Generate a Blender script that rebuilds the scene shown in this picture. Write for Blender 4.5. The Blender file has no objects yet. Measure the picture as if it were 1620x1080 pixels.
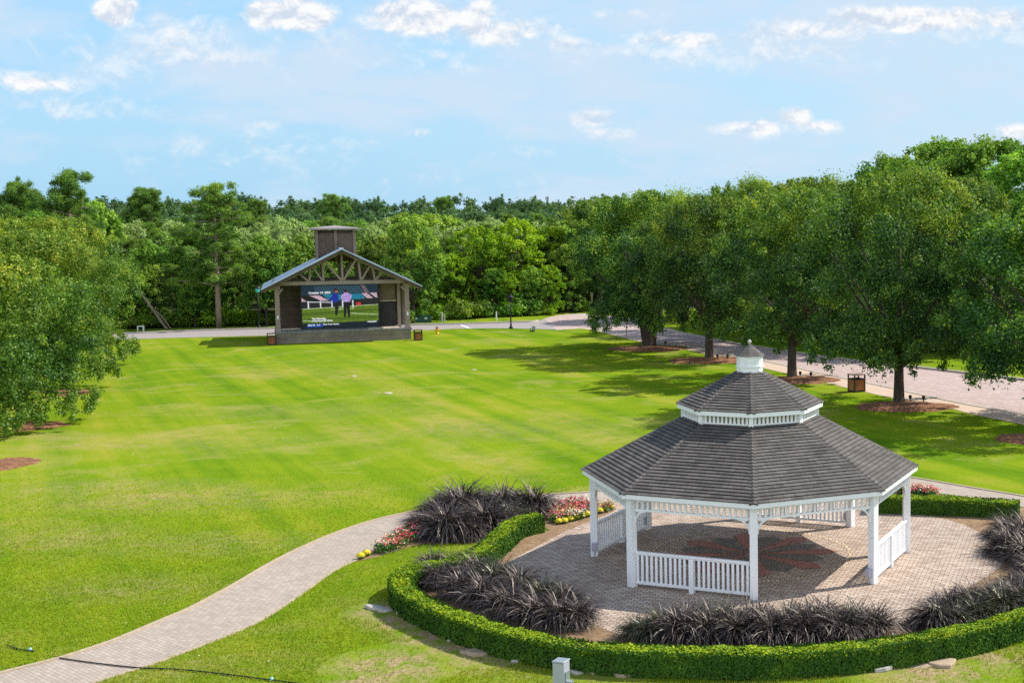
import bpy, bmesh, math, random
import numpy as np
from mathutils import Vector, Matrix
R = math.radians
scene = bpy.context.scene
COL = scene.collection

# ------------------------------------------------------------------ camera
F, PX, PITCH, ROLL, CH = 2050.0, 400.0, 0.0944, -0.006, 9.535
cam = bpy.data.objects.new('camera', bpy.data.cameras.new('camera')); COL.objects.link(cam)
cam.data.sensor_fit = 'HORIZONTAL'; cam.data.sensor_width = 36.0
cam.data.lens = F / 1620 * 36.0
cam.data.shift_x = -PX / 1620
cam.data.clip_end = 6000
cam.matrix_world = Matrix.Translation((0, 0, CH)) @ Matrix.Rotation(math.pi/2 - PITCH, 4, 'X') @ Matrix.Rotation(ROLL, 4, 'Z')
scene.camera = cam

def G(x, y, z=0.0):
    """photo pixel -> point on the level z"""
    u = (x - 810 - PX) / F; v = (y - 540) / F
    cr, sr = math.cos(ROLL), math.sin(ROLL)
    X = u*cr + v*sr; V = -u*sr + v*cr
    c, s = math.cos(PITCH), math.sin(PITCH)
    dx, dy, dz = X, c - V*s, -s - V*c
    t = (z - CH) / dz
    return (dx*t, dy*t)
def at(px, Y):
    return ((px - 1210) / F * (Y*math.cos(PITCH) + CH*math.sin(PITCH)), Y)

# ------------------------------------------------------------------ light
SUN = Vector((2.1, 0.95, 2.45)).normalized()
sun = bpy.data.objects.new('sun', bpy.data.lights.new('sun', 'SUN')); COL.objects.link(sun)
sun.data.energy = 4.8; sun.data.angle = R(0.55); sun.data.color = (1.0, 0.94, 0.85)
sun.rotation_mode = 'QUATERNION'; sun.rotation_quaternion = SUN.to_track_quat('Z', 'Y')
world = bpy.data.worlds.new('World'); scene.world = world; world.use_nodes = True
wn, wl = world.node_tree.nodes, world.node_tree.links
wn.clear()
def wnode(t, **k):
    n = wn.new(t)
    for a, b in k.items(): setattr(n, a, b)
    return n
def wmath(op, a, b=None, c=None, clamp=False):
    n = wn.new('ShaderNodeMath'); n.operation = op; n.use_clamp = clamp
    for i, v in enumerate((a, b, c)):
        if v is None: continue
        if isinstance(v, (int, float)): n.inputs[i].default_value = v
        else: wl.new(v, n.inputs[i])
    return n.outputs[0]
def wmix(f, a, b):
    n = wn.new('ShaderNodeMix'); n.data_type = 'RGBA'
    for i, v in ((0, f), (6, a), (7, b)):
        if isinstance(v, (int, float)): n.inputs[i].default_value = v
        elif isinstance(v, tuple): n.inputs[i].default_value = (*v, 1)
        else: wl.new(v, n.inputs[i])
    return n.outputs[2]
sky = wnode('ShaderNodeTexSky', sky_type='NISHITA', sun_disc=False)
sky.sun_elevation = math.asin(SUN.z); sky.sun_rotation = math.atan2(SUN.x, SUN.y)
sky.air_density = 1.0; sky.dust_density = 0.7; sky.ozone_density = 2.2; sky.altitude = 20
geo = wnode('ShaderNodeTexCoord'); sep = wnode('ShaderNodeSeparateXYZ')
wl.new(geo.outputs['Generated'], sep.inputs[0])
dx, dy, dz = sep.outputs
ydiv = wmath('MAXIMUM', dy, 0.05)
az = wmath('DIVIDE', dx, ydiv); el = wmath('DIVIDE', dz, ydiv)
def wnoise(sx, sy, scale, detail, rough, off=0.0, dist=0.0, dy_=0.0):
    c = wnode('ShaderNodeCombineXYZ'); wl.new(wmath('MULTIPLY', az, sx), c.inputs[0]); wl.new(wmath('MULTIPLY', wmath('ADD', el, dy_), sy), c.inputs[1]); c.inputs[2].default_value = off
    n = wnode('ShaderNodeTexNoise'); n.inputs['Scale'].default_value = scale; n.inputs['Detail'].default_value = detail
    n.inputs['Roughness'].default_value = rough; n.inputs['Distortion'].default_value = dist
    wl.new(c.outputs[0], n.inputs['Vector']); return n.outputs[0]
puff = wnoise(1, 1.35, 34, 9, 0.66, 3.1, 0.3)
warp = wmath('MULTIPLY', wmath('SUBTRACT', wnoise(1, 1.5, 15, 5, 0.6, 11.3), 0.5), 0.045)
azw = wmath('ADD', az, warp); elw = wmath('ADD', el, wmath('MULTIPLY', warp, 0.35))
veil = wnoise(1, 3.4, 3.2, 6, 0.55, 1.7, 0.4)
veil2 = wnoise(1, 3.0, 9.0, 6, 0.6, 7.7, 0.3)
# cumulus banks: (photo x, y, half width, half height, strength) as directions
BANKS = [(205,22,24,20,1.5),(285,52,110,36,.55),(437,28,28,17,1.5),(502,24,36,20,1.6),(510,62,130,26,.45),(675,32,70,22,1.35),(768,40,22,26,1.5),(800,56,110,24,.75),
         (60,128,90,18,.85),(900,74,60,14,.7),(1110,70,130,13,.75),(1290,58,130,17,.75),(1440,40,120,16,1.25),(1570,38,90,14,.85),(1010,28,60,8,.55),
         (935,192,36,14,.75),(960,212,60,10,.6),(1195,206,55,13,.9),(1255,190,25,12,1.0),(1295,205,34,10,.75),(1605,212,28,11,.8),(675,208,26,10,.6),(590,226,90,10,.4),
         (430,198,26,9,.5),(120,178,80,10,.45),(830,245,90,12,.35),(1010,250,110,14,.35),(180,225,150,12,.3),(340,262,160,12,.3),(250,85,200,45,.5),(640,90,260,40,.42),(120,165,170,26,.5),(420,235,260,34,.42),(1150,92,330,24,.5),(700,290,300,22,.3),(1480,60,220,24,.5)]
acc = None
for (bx, by, rx, ry, w) in BANKS:
    ca = (bx-1210)/F; ce = (346-by)/F
    a2 = wmath('POWER', wmath('ABSOLUTE', wmath('MULTIPLY', wmath('SUBTRACT', azw, ca), F/rx)), 2.0)
    e2 = wmath('POWER', wmath('ABSOLUTE', wmath('MULTIPLY', wmath('SUBTRACT', elw, ce), F/ry)), 2.0)
    g = wmath('MULTIPLY', wmath('EXPONENT', wmath('MULTIPLY', wmath('ADD', a2, e2), -0.55)), w)
    acc = g if acc is None else wmath('MAXIMUM', acc, g)
v_ = wmath('ADD', wmath('MULTIPLY', wmath('SUBTRACT', acc, 0.30), 1.25), wmath('MULTIPLY', wmath('SUBTRACT', puff, 0.5), 2.5))
cum = wmath('MULTIPLY', wmath('MULTIPLY', v_, 1.5, clamp=True), wmath('MULTIPLY', acc, 1.5, clamp=True))
puff_up = wnoise(1, 1.35, 34, 9, 0.66, 3.1, 0.3, 0.006)
lit = wmath('ADD', 0.62, wmath('MULTIPLY', wmath('SUBTRACT', puff, puff_up), 6.0), clamp=True)
veilf = wmath('ADD', wmath('MULTIPLY', wmath('SUBTRACT', veil, 0.42), 4.2), wmath('MULTIPLY', wmath('SUBTRACT', veil2, 0.5), 4.2))
veilf = wmath('MULTIPLY', wmath('MAXIMUM', veilf, 0.0, clamp=True), 0.85, clamp=True)
front = wmath('MULTIPLY', wmath('MULTIPLY', dy, 3.0, clamp=True), wmath('SUBTRACT', 1.7, wmath('MULTIPLY', dz, 2.6), clamp=True))
veilf = wmath('MULTIPLY', veilf, front)
rightw = wmath('MULTIPLY', wmath('MULTIPLY', wmath('ADD', az, 0.42, clamp=True), 1.25, clamp=True), front)
base = sky.outputs[0]
base = wmix(wmath('MULTIPLY', front, 0.45), base, (1.7, 3.4, 5.1))
low = wmath('SUBTRACT', 0.92, wmath('MULTIPLY', wmath('MAXIMUM', el, 0.0), 3.0), clamp=True)
base = wmix(wmath('MULTIPLY', low, wmath('ADD', 0.25, wmath('MULTIPLY', front, 0.75))), base, (1.95, 3.5, 4.75))
base = wmix(wmath('MULTIPLY', rightw, 0.75), base, (3.15, 4.1, 4.75))
base = wmix(veilf, base, (3.25, 3.95, 4.75))
cloud = wmix(lit, (3.3, 3.75, 4.4), (4.9, 4.95, 5.0))
full = wmix(wmath('MULTIPLY', cum, wmath('MULTIPLY', dy, 4.0, clamp=True)), base, cloud)
# unseen half of the sky behind the camera, brightened as added fill light
back = wmath('MULTIPLY', wmath('ADD', 0.15, wmath('MULTIPLY', dy, -2.2), clamp=True), wmath('SUBTRACT', 1.5, wmath('MULTIPLY', dz, 1.5), clamp=True))
full = wmix(wmath('MULTIPLY', back, 0.9), full, (7.2, 7.8, 8.8))
bg = wnode('ShaderNodeBackground'); bg.inputs[1].default_value = 0.15
wl.new(full, bg.inputs[0]); wo = wnode('ShaderNodeOutputWorld'); wl.new(bg.outputs[0], wo.inputs[0])
scene.view_settings.view_transform = 'Standard'; scene.view_settings.look = 'None'
scene.view_settings.exposure = 0.40; scene.view_settings.gamma = 1.0
scene.cycles.max_bounces = 6; scene.cycles.diffuse_bounces = 3; scene.cycles.glossy_bounces = 2
scene.cycles.transmission_bounces = 3; scene.cycles.transparent_max_bounces = 4; scene.cycles.volume_bounces = 0
scene.cycles.caustics_reflective = False; scene.cycles.caustics_refractive = False
scene.cycles.sample_clamp_indirect = 4.0
scene.cycles.use_denoising = False

# ------------------------------------------------------------------ helpers
def lin(r, g, b):
    f = lambda c: (c/255/12.92) if c/255 <= .04045 else ((c/255+.055)/1.055)**2.4
    return (f(r), f(g), f(b))
def tag(o, label=None, cat=None, group=None, kind=None):
    if label: o['label'] = label
    if cat: o['category'] = cat
    if group: o['group'] = group
    if kind: o['kind'] = kind
    return o
def empty(name, loc=(0,0,0), rz=0.0):
    o = bpy.data.objects.new(name, None); COL.objects.link(o)
    o.location = loc; o.rotation_euler = (0, 0, rz); o.empty_display_size = .2
    return o
def link(name, me, parent=None, mat=None):
    o = bpy.data.objects.new(name, me); COL.objects.link(o)
    if parent: o.parent = parent
    if mat and not me.materials: me.materials.append(mat)
    return o
def copy_tree(o, parent=None):
    c = o.copy(); COL.objects.link(c)
    if parent: c.parent = parent
    for ch in list(CH_OF.get(o.name, [])):
        d = copy_tree(ch, c)
    return c
CH_OF = {}
def reg(root):
    for o in bpy.data.objects:
        if o.parent: pass
    def rec(o):
        CH_OF[o.name] = [x for x in bpy.data.objects if x.parent == o]
        for x in CH_OF[o.name]: rec(x)
    rec(root); return root

class MB:
    def __init__(s): s.v = []; s.f = []; s.uv = []; s.has_uv = False
    def add(s, vs, fs, uvs=None):
        n = len(s.v); s.v += [tuple(p) for p in vs]
        for i, f in enumerate(fs):
            s.f.append(tuple(a+n for a in f))
            if uvs: s.uv.append(uvs[i]); s.has_uv = True
            else: s.uv.append([(0, 0)]*len(f))
        return s
    def box(s, x0, x1, y0, y1, z0, z1, M=None):
        vs = [Vector(p) for p in ((x0,y0,z0),(x1,y0,z0),(x1,y1,z0),(x0,y1,z0),(x0,y0,z1),(x1,y0,z1),(x1,y1,z1),(x0,y1,z1))]
        if M: vs = [M @ p for p in vs]
        return s.add(vs, [(0,3,2,1),(4,5,6,7),(0,1,5,4),(1,2,6,5),(2,3,7,6),(3,0,4,7)])
    def bar(s, a, b, w, h, up=(0,0,1)):
        a, b = Vector(a), Vector(b); d = (b-a); L = d.length; d.normalize()
        side = d.cross(Vector(up));
        if side.length < 1e-4: side = d.cross(Vector((1,0,0)))
        side.normalize(); u = side.cross(d)
        vs = []
        for p in (a, b):
            for (i, j) in ((-1,-1),(1,-1),(1,1),(-1,1)): vs.append(p + side*(w/2*i) + u*(h/2*j))
        return s.add(vs, [(0,3,2,1),(4,5,6,7),(0,1,5,4),(1,2,6,5),(2,3,7,6),(3,0,4,7)])
    def tube(s, pts, rad, n=8, cap=True):
        rings = []; pts = [Vector(p) for p in pts]
        for i, p in enumerate(pts):
            d = (pts[min(i+1, len(pts)-1)] - pts[max(i-1, 0)]).normalized()
            a = d.cross(Vector((.13,.98,.05))); a.normalize(); b = d.cross(a)
            r = rad[i] if hasattr(rad, '__len__') else rad
            rings.append([p + a*(r*math.cos(2*math.pi*k/n)) + b*(r*math.sin(2*math.pi*k/n)) for k in range(n)])
        vs = [q for g in rings for q in g]; fs = []
        for i in range(len(pts)-1):
            for k in range(n): fs.append((i*n+k, i*n+(k+1)%n, (i+1)*n+(k+1)%n, (i+1)*n+k))
        if cap: fs += [tuple(range(n))[::-1], tuple((len(pts)-1)*n+k for k in range(n))]
        return s.add(vs, fs)
    def lathe(s, prof, n=16, c=(0,0,0)):
        vs = []; fs = []
        for (r, z) in prof:
            for k in range(n): vs.append((c[0]+r*math.cos(2*math.pi*k/n), c[1]+r*math.sin(2*math.pi*k/n), c[2]+z))
        for i in range(len(prof)-1):
            for k in range(n): fs.append((i*n+k, i*n+(k+1)%n, (i+1)*n+(k+1)%n, (i+1)*n+k))
        fs += [tuple(range(n))[::-1], tuple((len(prof)-1)*n+k for k in range(n))]
        return s.add(vs, fs)
    def prism(s, poly, z0, z1):
        n = len(poly); vs = [(p[0], p[1], z0) for p in poly] + [(p[0], p[1], z1) for p in poly]
        return s.add(vs, [tuple(range(n))[::-1], tuple(range(n, 2*n))] + [(k, (k+1)%n, n+(k+1)%n, n+k) for k in range(n)])
    def build(s, name, mat, parent=None, bevel=0, smooth=False):
        me = bpy.data.meshes.new(name); me.from_pydata(s.v, [], s.f)
        if s.has_uv:
            l = me.uv_layers.new(name='UVMap'); flat = [c for u in s.uv for q in u for c in q]
            l.data.foreach_set('uv', flat)
        me.materials.append(mat)
        if smooth: me.polygons.foreach_set('use_smooth', [True]*len(me.polygons))
        me.update()
        o = link(name, me, parent)
        if bevel:
            m = o.modifiers.new('bevel', 'BEVEL'); m.width = bevel; m.segments = 1; m.limit_method = 'ANGLE'
        return o

# ---- materials
def mat(name):
    m = bpy.data.materials.new(name); m.use_nodes = True; m.node_tree.nodes.clear()
    return m, m.node_tree.nodes, m.node_tree.links
class NT:
    def __init__(s, name):
        s.m, s.n, s.l = mat(name)
    def node(s, t, **k):
        n = s.n.new(t)
        for a, b in k.items(): setattr(n, a, b)
        return n
    def set(s, n, key, v):
        if v is None: return
        if isinstance(v, (int, float)): n.inputs[key].default_value = v
        elif isinstance(v, tuple): n.inputs[key].default_value = v if len(v) != 3 or n.inputs[key].type == 'VECTOR' else (*v, 1)
        else: s.l.new(v, n.inputs[key])
    def math(s, op, a, b=None, clamp=False):
        n = s.node('ShaderNodeMath', operation=op, use_clamp=clamp); s.set(n, 0, a); s.set(n, 1, b); return n.outputs[0]
    def mix(s, f, a, b, blend='MIX'):
        n = s.node('ShaderNodeMix', data_type='RGBA', blend_type=blend); s.set(n, 0, f); s.set(n, 6, a); s.set(n, 7, b); return n.outputs[2]
    def coord(s, which='Object', scale=(1,1,1), rot=(0,0,0), loc=(0,0,0)):
        c = s.node('ShaderNodeTexCoord'); m = s.node('ShaderNodeMapping')
        m.inputs['Scale'].default_value = scale; m.inputs['Rotation'].default_value = rot; m.inputs['Location'].default_value = loc
        s.l.new(c.outputs[which], m.inputs[0]); return m.outputs[0]
    def noise(s, vec, scale, detail=4, rough=.55, dist=0.):
        n = s.node('ShaderNodeTexNoise'); s.set(n, 'Vector', vec); s.set(n, 'Scale', float(scale)); s.set(n, 'Detail', float(detail)); s.set(n, 'Roughness', rough); s.set(n, 'Distortion', dist)
        return n.outputs[0]
    def ramp(s, f, stops):
        n = s.node('ShaderNodeValToRGB'); e = n.color_ramp.elements
        while len(e) < len(stops): e.new(.5)
        for i, (p, c) in enumerate(stops):
            e[i].position = p; e[i].color = (*c, 1) if len(c) == 3 else c
        s.set(n, 0, f); return n.outputs[0]
    def rng(s, f, a, b, c=0., d=1.):
        n = s.node('ShaderNodeMapRange'); s.set(n, 0, f)
        for i, v in enumerate((a, b, c, d)): n.inputs[i+1].default_value = v
        return n.outputs[0]
    def bump(s, h, strength=.3, dist=.02):
        n = s.node('ShaderNodeBump'); s.set(n, 'Height', h); s.set(n, 'Strength', strength); s.set(n, 'Distance', dist); return n.outputs[0]
    def out(s, shader):
        o = s.node('ShaderNodeOutputMaterial'); s.l.new(shader, o.inputs[0]); return s.m
    def pbr(s, col, rough=.8, spec=.3, metal=0., bump=None, emit=None, estr=0.):
        p = s.node('ShaderNodeBsdfPrincipled'); s.set(p, 'Base Color', col); s.set(p, 'Roughness', rough); s.set(p, 'Specular IOR Level', spec); s.set(p, 'Metallic', metal)
        if bump is not None: s.l.new(bump, p.inputs['Normal'])
        if emit is not None: s.set(p, 'Emission Color', emit); s.set(p, 'Emission Strength', estr)
        return s.out(p.outputs[0])
def simple(name, col, rough=.6, spec=.3, metal=0., var=.18, scale=6., bump=.15, bd=.01):
    t = NT(name); v = t.coord('Object'); n = t.noise(v, scale, 5, .6)
    c = t.mix(n, tuple(x*(1-var) for x in col), tuple(min(1, x*(1+var)) for x in col))
    return t.pbr(c, rough, spec, metal, t.bump(t.noise(v, scale*6, 3), bump, bd))
def leafmat(name, stops, trans=.35, gloss=.06, rough=.45, hue=.0, treevar=.25, clump=1.2, ttint=(1.25, 1.3, .4), gcol=(.75, .8, .75)):
    t = NT(name); a = t.node('ShaderNodeAttribute', attribute_name='v')
    oi = t.node('ShaderNodeObjectInfo')
    n = t.noise(t.coord('Object'), clump, 3, .6)
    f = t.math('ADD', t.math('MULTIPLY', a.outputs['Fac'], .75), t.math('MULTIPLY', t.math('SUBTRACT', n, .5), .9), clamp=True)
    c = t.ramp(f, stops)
    hs = t.node('ShaderNodeHueSaturation'); t.set(hs, 'Color', c)
    t.set(hs, 'Value', t.rng(oi.outputs['Random'], 0, 1, 1-treevar, 1+treevar)); t.set(hs, 'Hue', t.rng(t.math('FRACT', t.math('MULTIPLY', oi.outputs['Random'], 7.31)), 0, 1, .5-hue, .5+hue))
    c = hs.outputs[0]
    d = t.node('ShaderNodeBsdfDiffuse'); t.set(d, 'Color', c)
    tr = t.node('ShaderNodeBsdfTranslucent'); t.set(tr, 'Color', t.mix(1., c, ttint, 'MULTIPLY'))
    m1 = t.node('ShaderNodeMixShader'); t.set(m1, 0, trans); t.l.new(d.outputs[0], m1.inputs[1]); t.l.new(tr.outputs[0], m1.inputs[2])
    g = t.node('ShaderNodeBsdfGlossy'); t.set(g, 'Roughness', rough); t.set(g, 'Color', gcol)
    m2 = t.node('ShaderNodeMixShader'); t.set(m2, 0, gloss); t.l.new(m1.outputs[0], m2.inputs[1]); t.l.new(g.outputs[0], m2.inputs[2])
    return t.out(m2.outputs[0])

# ---- leaf clouds
def norm(a): return a / np.maximum(np.linalg.norm(a, axis=1, keepdims=True), 1e-9)
def leaf_arrays(P, N, L, W, rng):
    n = len(P); r = norm(rng.normal(size=(n, 3))); a = norm(np.cross(N, r)); b = np.cross(N, a)
    L = np.broadcast_to(L, n)[:, None]*.5; W = np.broadcast_to(W, n)[:, None]*.5
    fold = norm(N)*L*.25
    return np.stack([P - a*L, P + b*W + fold*.5, P + a*L, P - b*W + fold*.5], 1).reshape(-1, 3)
def quads_mesh(name, V, v, material):
    n = len(V)//4; me = bpy.data.meshes.new(name)
    me.vertices.add(len(V)); me.vertices.foreach_set('co', V.astype(np.float32).ravel())
    me.loops.add(4*n); me.loops.foreach_set('vertex_index', np.arange(4*n, dtype=np.int32))
    me.polygons.add(n); me.polygons.foreach_set('loop_start', np.arange(0, 4*n, 4, dtype=np.int32))
    try: me.polygons.foreach_set('loop_total', np.full(n, 4, dtype=np.int32))
    except Exception: pass
    at_ = me.attributes.new('v', 'FLOAT', 'FACE'); at_.data.foreach_set('value', np.asarray(v, dtype=np.float32))
    me.materials.append(material); me.update(calc_edges=True)
    return me
def clump_cloud(clumps, dens, L, W, rng, squash=.85, up=.5, jit=.75):
    Ps, Ns, Vs = [], [], []
    for (c, r, tint) in clumps:
        n = max(8, int(dens * r * r)); d = norm(rng.normal(size=(n, 3)))
        rad = r*np.clip(.66 + .30*rng.normal(size=n), .05, 1.55)
        Ps.append(np.array(c) + d*rad[:, None]*[1, 1, squash])
        Ns.append(norm(d*1.0 + [0, 0, up] + rng.normal(size=(n, 3))*jit))
        Vs.append(np.clip(tint + rng.normal(size=n)*.27, 0, 1))
    P, N, V = np.concatenate(Ps), np.concatenate(Ns), np.concatenate(Vs)
    s = .7 + .6*rng.random(len(P))
    return leaf_arrays(P, N, L*s, W*s, rng), V

# ------------------------------------------------------------------ material library
M = {}
# lawn: mown turf with long faint mowing streaks, dry and bare patches fixed in the world
def lawn_material():
    t = NT('turf'); w = t.coord('Object')
    p0, p1 = G(560, 560), G(960, 700); ang = math.atan2(p1[1]-p0[1], p1[0]-p0[0])
    big = t.noise(w, .06, 4, .55, .6); mid = t.noise(w, .45, 5, .65, .3); fine = t.noise(w, 7, 5, .7); vf = t.noise(w, 34, 3, .7)
    mp2 = t.node('ShaderNodeMapping'); mp2.inputs['Scale'].default_value = (.018, .60, 1); t.l.new(t.coord('Object', rot=(0, 0, -ang)), mp2.inputs[0])
    st = t.noise(mp2.outputs[0], 1, 4, .6, .15)
    f = t.math('ADD', t.math('MULTIPLY', big, .30), t.math('ADD', t.math('MULTIPLY', mid, .24), t.math('MULTIPLY', st, .46)))
    c = t.ramp(f, [(.38, (.080, .170, .007)), (.46, (.130, .225, .009)), (.54, (.195, .268, .012)), (.66, (.33, .31, .040))])
    dry = t.math('MULTIPLY', t.rng(t.noise(w, .22, 6, .7, .8), .52, .68), .62)
    c = t.mix(dry, c, (.36, .31, .10))
    c = t.mix(t.rng(fine, .35, .75, 0, .45), c, (.085, .165, .010))
    c = t.mix(t.rng(vf, .55, .8, 0, .45), c, (.40, .40, .07))
    # dry tan streaks
    tc = t.node('ShaderNodeTexCoord'); dacc = None
    for (x, y, rx, ry) in [(717,666,1.6,6.),(789,733,1.6,4.),(561,686,1.3,7.),(433,588,4.,5.),(500,783,3.,2.5),(561,594,3.,6.),(967,691,1.8,3.5),(889,658,1.6,4.),(640,620,1.4,8.),(280,690,5.,3.),(160,700,5.,2.5),(250,785,4.,1.2)]:
        g = G(x, y); a_ = ang-math.pi/2; ca, sa = math.cos(-a_), math.sin(-a_)
        mp = t.node('ShaderNodeMapping'); mp.vector_type = 'TEXTURE'; mp.inputs['Location'].default_value = (g[0], g[1], 0); mp.inputs['Rotation'].default_value = (0, 0, a_); mp.inputs['Scale'].default_value = (rx, ry, 1e3)
        t.l.new(tc.outputs['Object'], mp.inputs[0]); ln = t.node('ShaderNodeVectorMath', operation='LENGTH'); t.l.new(mp.outputs[0], ln.inputs[0])
        m_ = t.rng(ln.outputs['Value'], 1.1, .1); dacc = m_ if dacc is None else t.math('MAXIMUM', dacc, m_)
    c = t.mix(t.math('MULTIPLY', t.math('MULTIPLY', dacc, t.rng(t.noise(w, 1.1, 6, .7, .6), .38, .62)), .62), c, (.36, .29, .085))
    # worn patches
    tc = t.node('ShaderNodeTexCoord')
    acc = None
    for (x, y, rx, ry, k) in [(625,1052,1.5,.55,1.),(600,1072,1.2,.4,.9),(650,985,1.3,.4,.9),(700,1010,1.2,.35,.55),(1475,1062,1.6,.55,1.),(1560,1040,1.6,.4,.9),(1380,1052,1.6,.3,.7),(760,1045,1.4,.45,.6),
                              (210,930,3.,.7,.42),(260,790,4.5,1.2,.42),(175,770,5.,.8,.35),(70,690,3.5,.7,.25),(920,1066,1.4,.4,.45),(1250,1062,2.,.3,.5),(380,700,5.,1.5,.22),(155,705,4.,.5,.3),(640,978,1.0,.5,1.),(690,1004,1.1,.45,1.),(745,1025,1.2,.45,1.),(800,1043,1.2,.4,.9),(600,965,.8,.5,.9),(330,860,4.,.8,.35),(60,850,3.5,1.,.35),(760,680,7.,1.6,.25),(480,650,8.,1.5,.22),(300,1060,2.,.5,.35)]:
        g = G(x, y); mp = t.node('ShaderNodeMapping'); mp.inputs['Location'].default_value = (-g[0]/rx, -g[1]/ry*.5, 0); mp.inputs['Scale'].default_value = (1/rx, .5/ry, 0)
        t.l.new(tc.outputs['Object'], mp.inputs[0]); ln = t.node('ShaderNodeVectorMath', operation='LENGTH'); t.l.new(mp.outputs[0], ln.inputs[0])
        m_ = t.math('MULTIPLY', t.rng(ln.outputs['Value'], 1.25, .3), k); acc = m_ if acc is None else t.math('MAXIMUM', acc, m_)
    ragged = t.rng(t.noise(w, 1.9, 7, .75, .5), .40, .56)
    bare = t.math('MULTIPLY', acc, ragged)
    dirt = t.ramp(t.noise(w, 9, 6, .7), [(.3, (.16, .10, .055)), (.5, (.34, .24, .14)), (.7, (.52, .40, .25))])
    c = t.mix(bare, c, dirt)
    h = t.math('ADD', t.math('MULTIPLY', vf, .5), t.math('MULTIPLY', fine, .8))
    return t.pbr(c, .95, .0, bump=t.bump(h, .7, .05))
M['turf'] = lawn_material()

def paver(name, cols, bw, bh, rot=0., mortar=(.10,.085,.07), ms=.012, stain=.35, bumpd=.01, uv=False):
    t = NT(name); v = t.coord('UV' if uv else 'Object', rot=(0, 0, rot))
    b = t.node('ShaderNodeTexBrick'); t.set(b, 'Vector', v); t.set(b, 'Color1', (0,0,0)); t.set(b, 'Color2', (1,1,1)); t.set(b, 'Mortar', (.5,.5,.5))
    t.set(b, 'Scale', 1.); t.set(b, 'Mortar Size', ms); t.set(b, 'Mortar Smooth', .3); t.set(b, 'Brick Width', bw); t.set(b, 'Row Height', bh); t.set(b, 'Bias', 0.)
    r = t.ramp(b.outputs['Color'], [(i/(len(cols)-1), c) for i, c in enumerate(cols)])
    n1 = t.noise(v, 1.1, 6, .65, .4); n2 = t.noise(v, 25, 4, .7)
    c = t.mix(t.rng(n1, .35, .7, 0, stain), r, tuple(x*.62 for x in cols[0]))
    c = t.mix(t.rng(n2, .4, .8, 0, .3), c, tuple(min(1, x*1.25) for x in cols[-1]))
    c = t.mix(b.outputs['Fac'], c, mortar)
    h = t.math('SUBTRACT', t.math('MULTIPLY', n2, .3), b.outputs['Fac'])
    return t.pbr(c, .85, .2, bump=t.bump(h, .6, bumpd))
M['plaza'] = paver('brick_paving', [(.33,.245,.185), (.46,.355,.28), (.56,.45,.36)], .24, .12, R(14), ms=.012)
M['path'] = paver('paver_path', [(.33,.28,.22), (.38,.32,.26), (.43,.365,.30)], .20, .10, R(38), mortar=(.25,.20,.16), ms=.007)
M['redbrick'] = paver('red_brick_inlay', [(.33,.13,.10), (.42,.19,.15)], .20, .10, R(45), mortar=(.24,.15,.12), stain=.3)
M['darkbrick'] = paver('dark_brick_inlay', [(.13,.115,.105), (.20,.175,.155)], .20, .10, R(45), mortar=(.22,.18,.15), stain=.3)
M['border'] = paver('buff_border_brick', [(.42,.32,.22), (.56,.44,.32)], .12, .3, 0, stain=.2)
M['roadbrick'] = paver('pink_brick_road', [(.39,.30,.27), (.44,.345,.31), (.50,.39,.355)], .5, .25, R(60), mortar=(.34,.26,.235), ms=.015, stain=.2)
M['walk'] = simple('pale_sidewalk', (.52,.40,.31), .9, .2, var=.14, scale=1.5)
M['edging'] = simple('buff_brick_edging', (.40,.32,.23), .9, .2, var=.35, scale=7)
M['concrete'] = simple('kerb_concrete', (.50,.45,.38), .9, .2, var=.15, scale=2)
M['asphalt'] = simple('pale_asphalt', (.30,.27,.26), .9, .2, var=.12, scale=1.2)
M['soil'] = simple('bed_soil', (.10,.055,.03), .95, .1, var=.45, scale=5, bump=.8, bd=.05)
def straw():
    t = NT('pine_straw'); v = t.coord('Object'); n = t.noise(v, 3., 7, .75, 1.2); n2 = t.noise(v, 30, 4, .8, 1.)
    c = t.ramp(t.math('ADD', t.math('MULTIPLY', n, .6), t.math('MULTIPLY', n2, .4)), [(.35, (.09,.038,.020)), (.5, (.25,.115,.06)), (.65, (.46,.27,.15))])
    return t.pbr(c, .9, .15, bump=t.bump(n2, .9, .06))
M['straw'] = straw()
def drystraw():
    t = NT('dry_mulch'); v = t.coord('Object'); n = t.noise(v, 3., 7, .75, 1.2); n2 = t.noise(v, 26, 4, .8, 1.)
    c = t.ramp(t.math('ADD', t.math('MULTIPLY', n, .5), t.math('MULTIPLY', n2, .5)), [(.35, (.13,.08,.045)), (.5, (.32,.21,.12)), (.65, (.50,.36,.22))])
    return t.pbr(c, .9, .15, bump=t.bump(n2, .9, .06))
M['mulch'] = drystraw()
def white_paint():
    t = NT('white_paint'); o = t.coord('Object', scale=(6, 6, 1.1)); n = t.noise(o, 2.2, 6, .7, .4); n2 = t.noise(t.coord('Object'), 1.3, 4, .6)
    c = t.mix(t.rng(n, .52, .78, 0, .35), (.82,.83,.835), (.62,.61,.57)); c = t.mix(t.rng(n2, .45, .7, 0, .25), c, (.74,.75,.75))
    return t.pbr(c, .5, .35, bump=t.bump(n, .08, .004))
M['white'] = white_paint()
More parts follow.
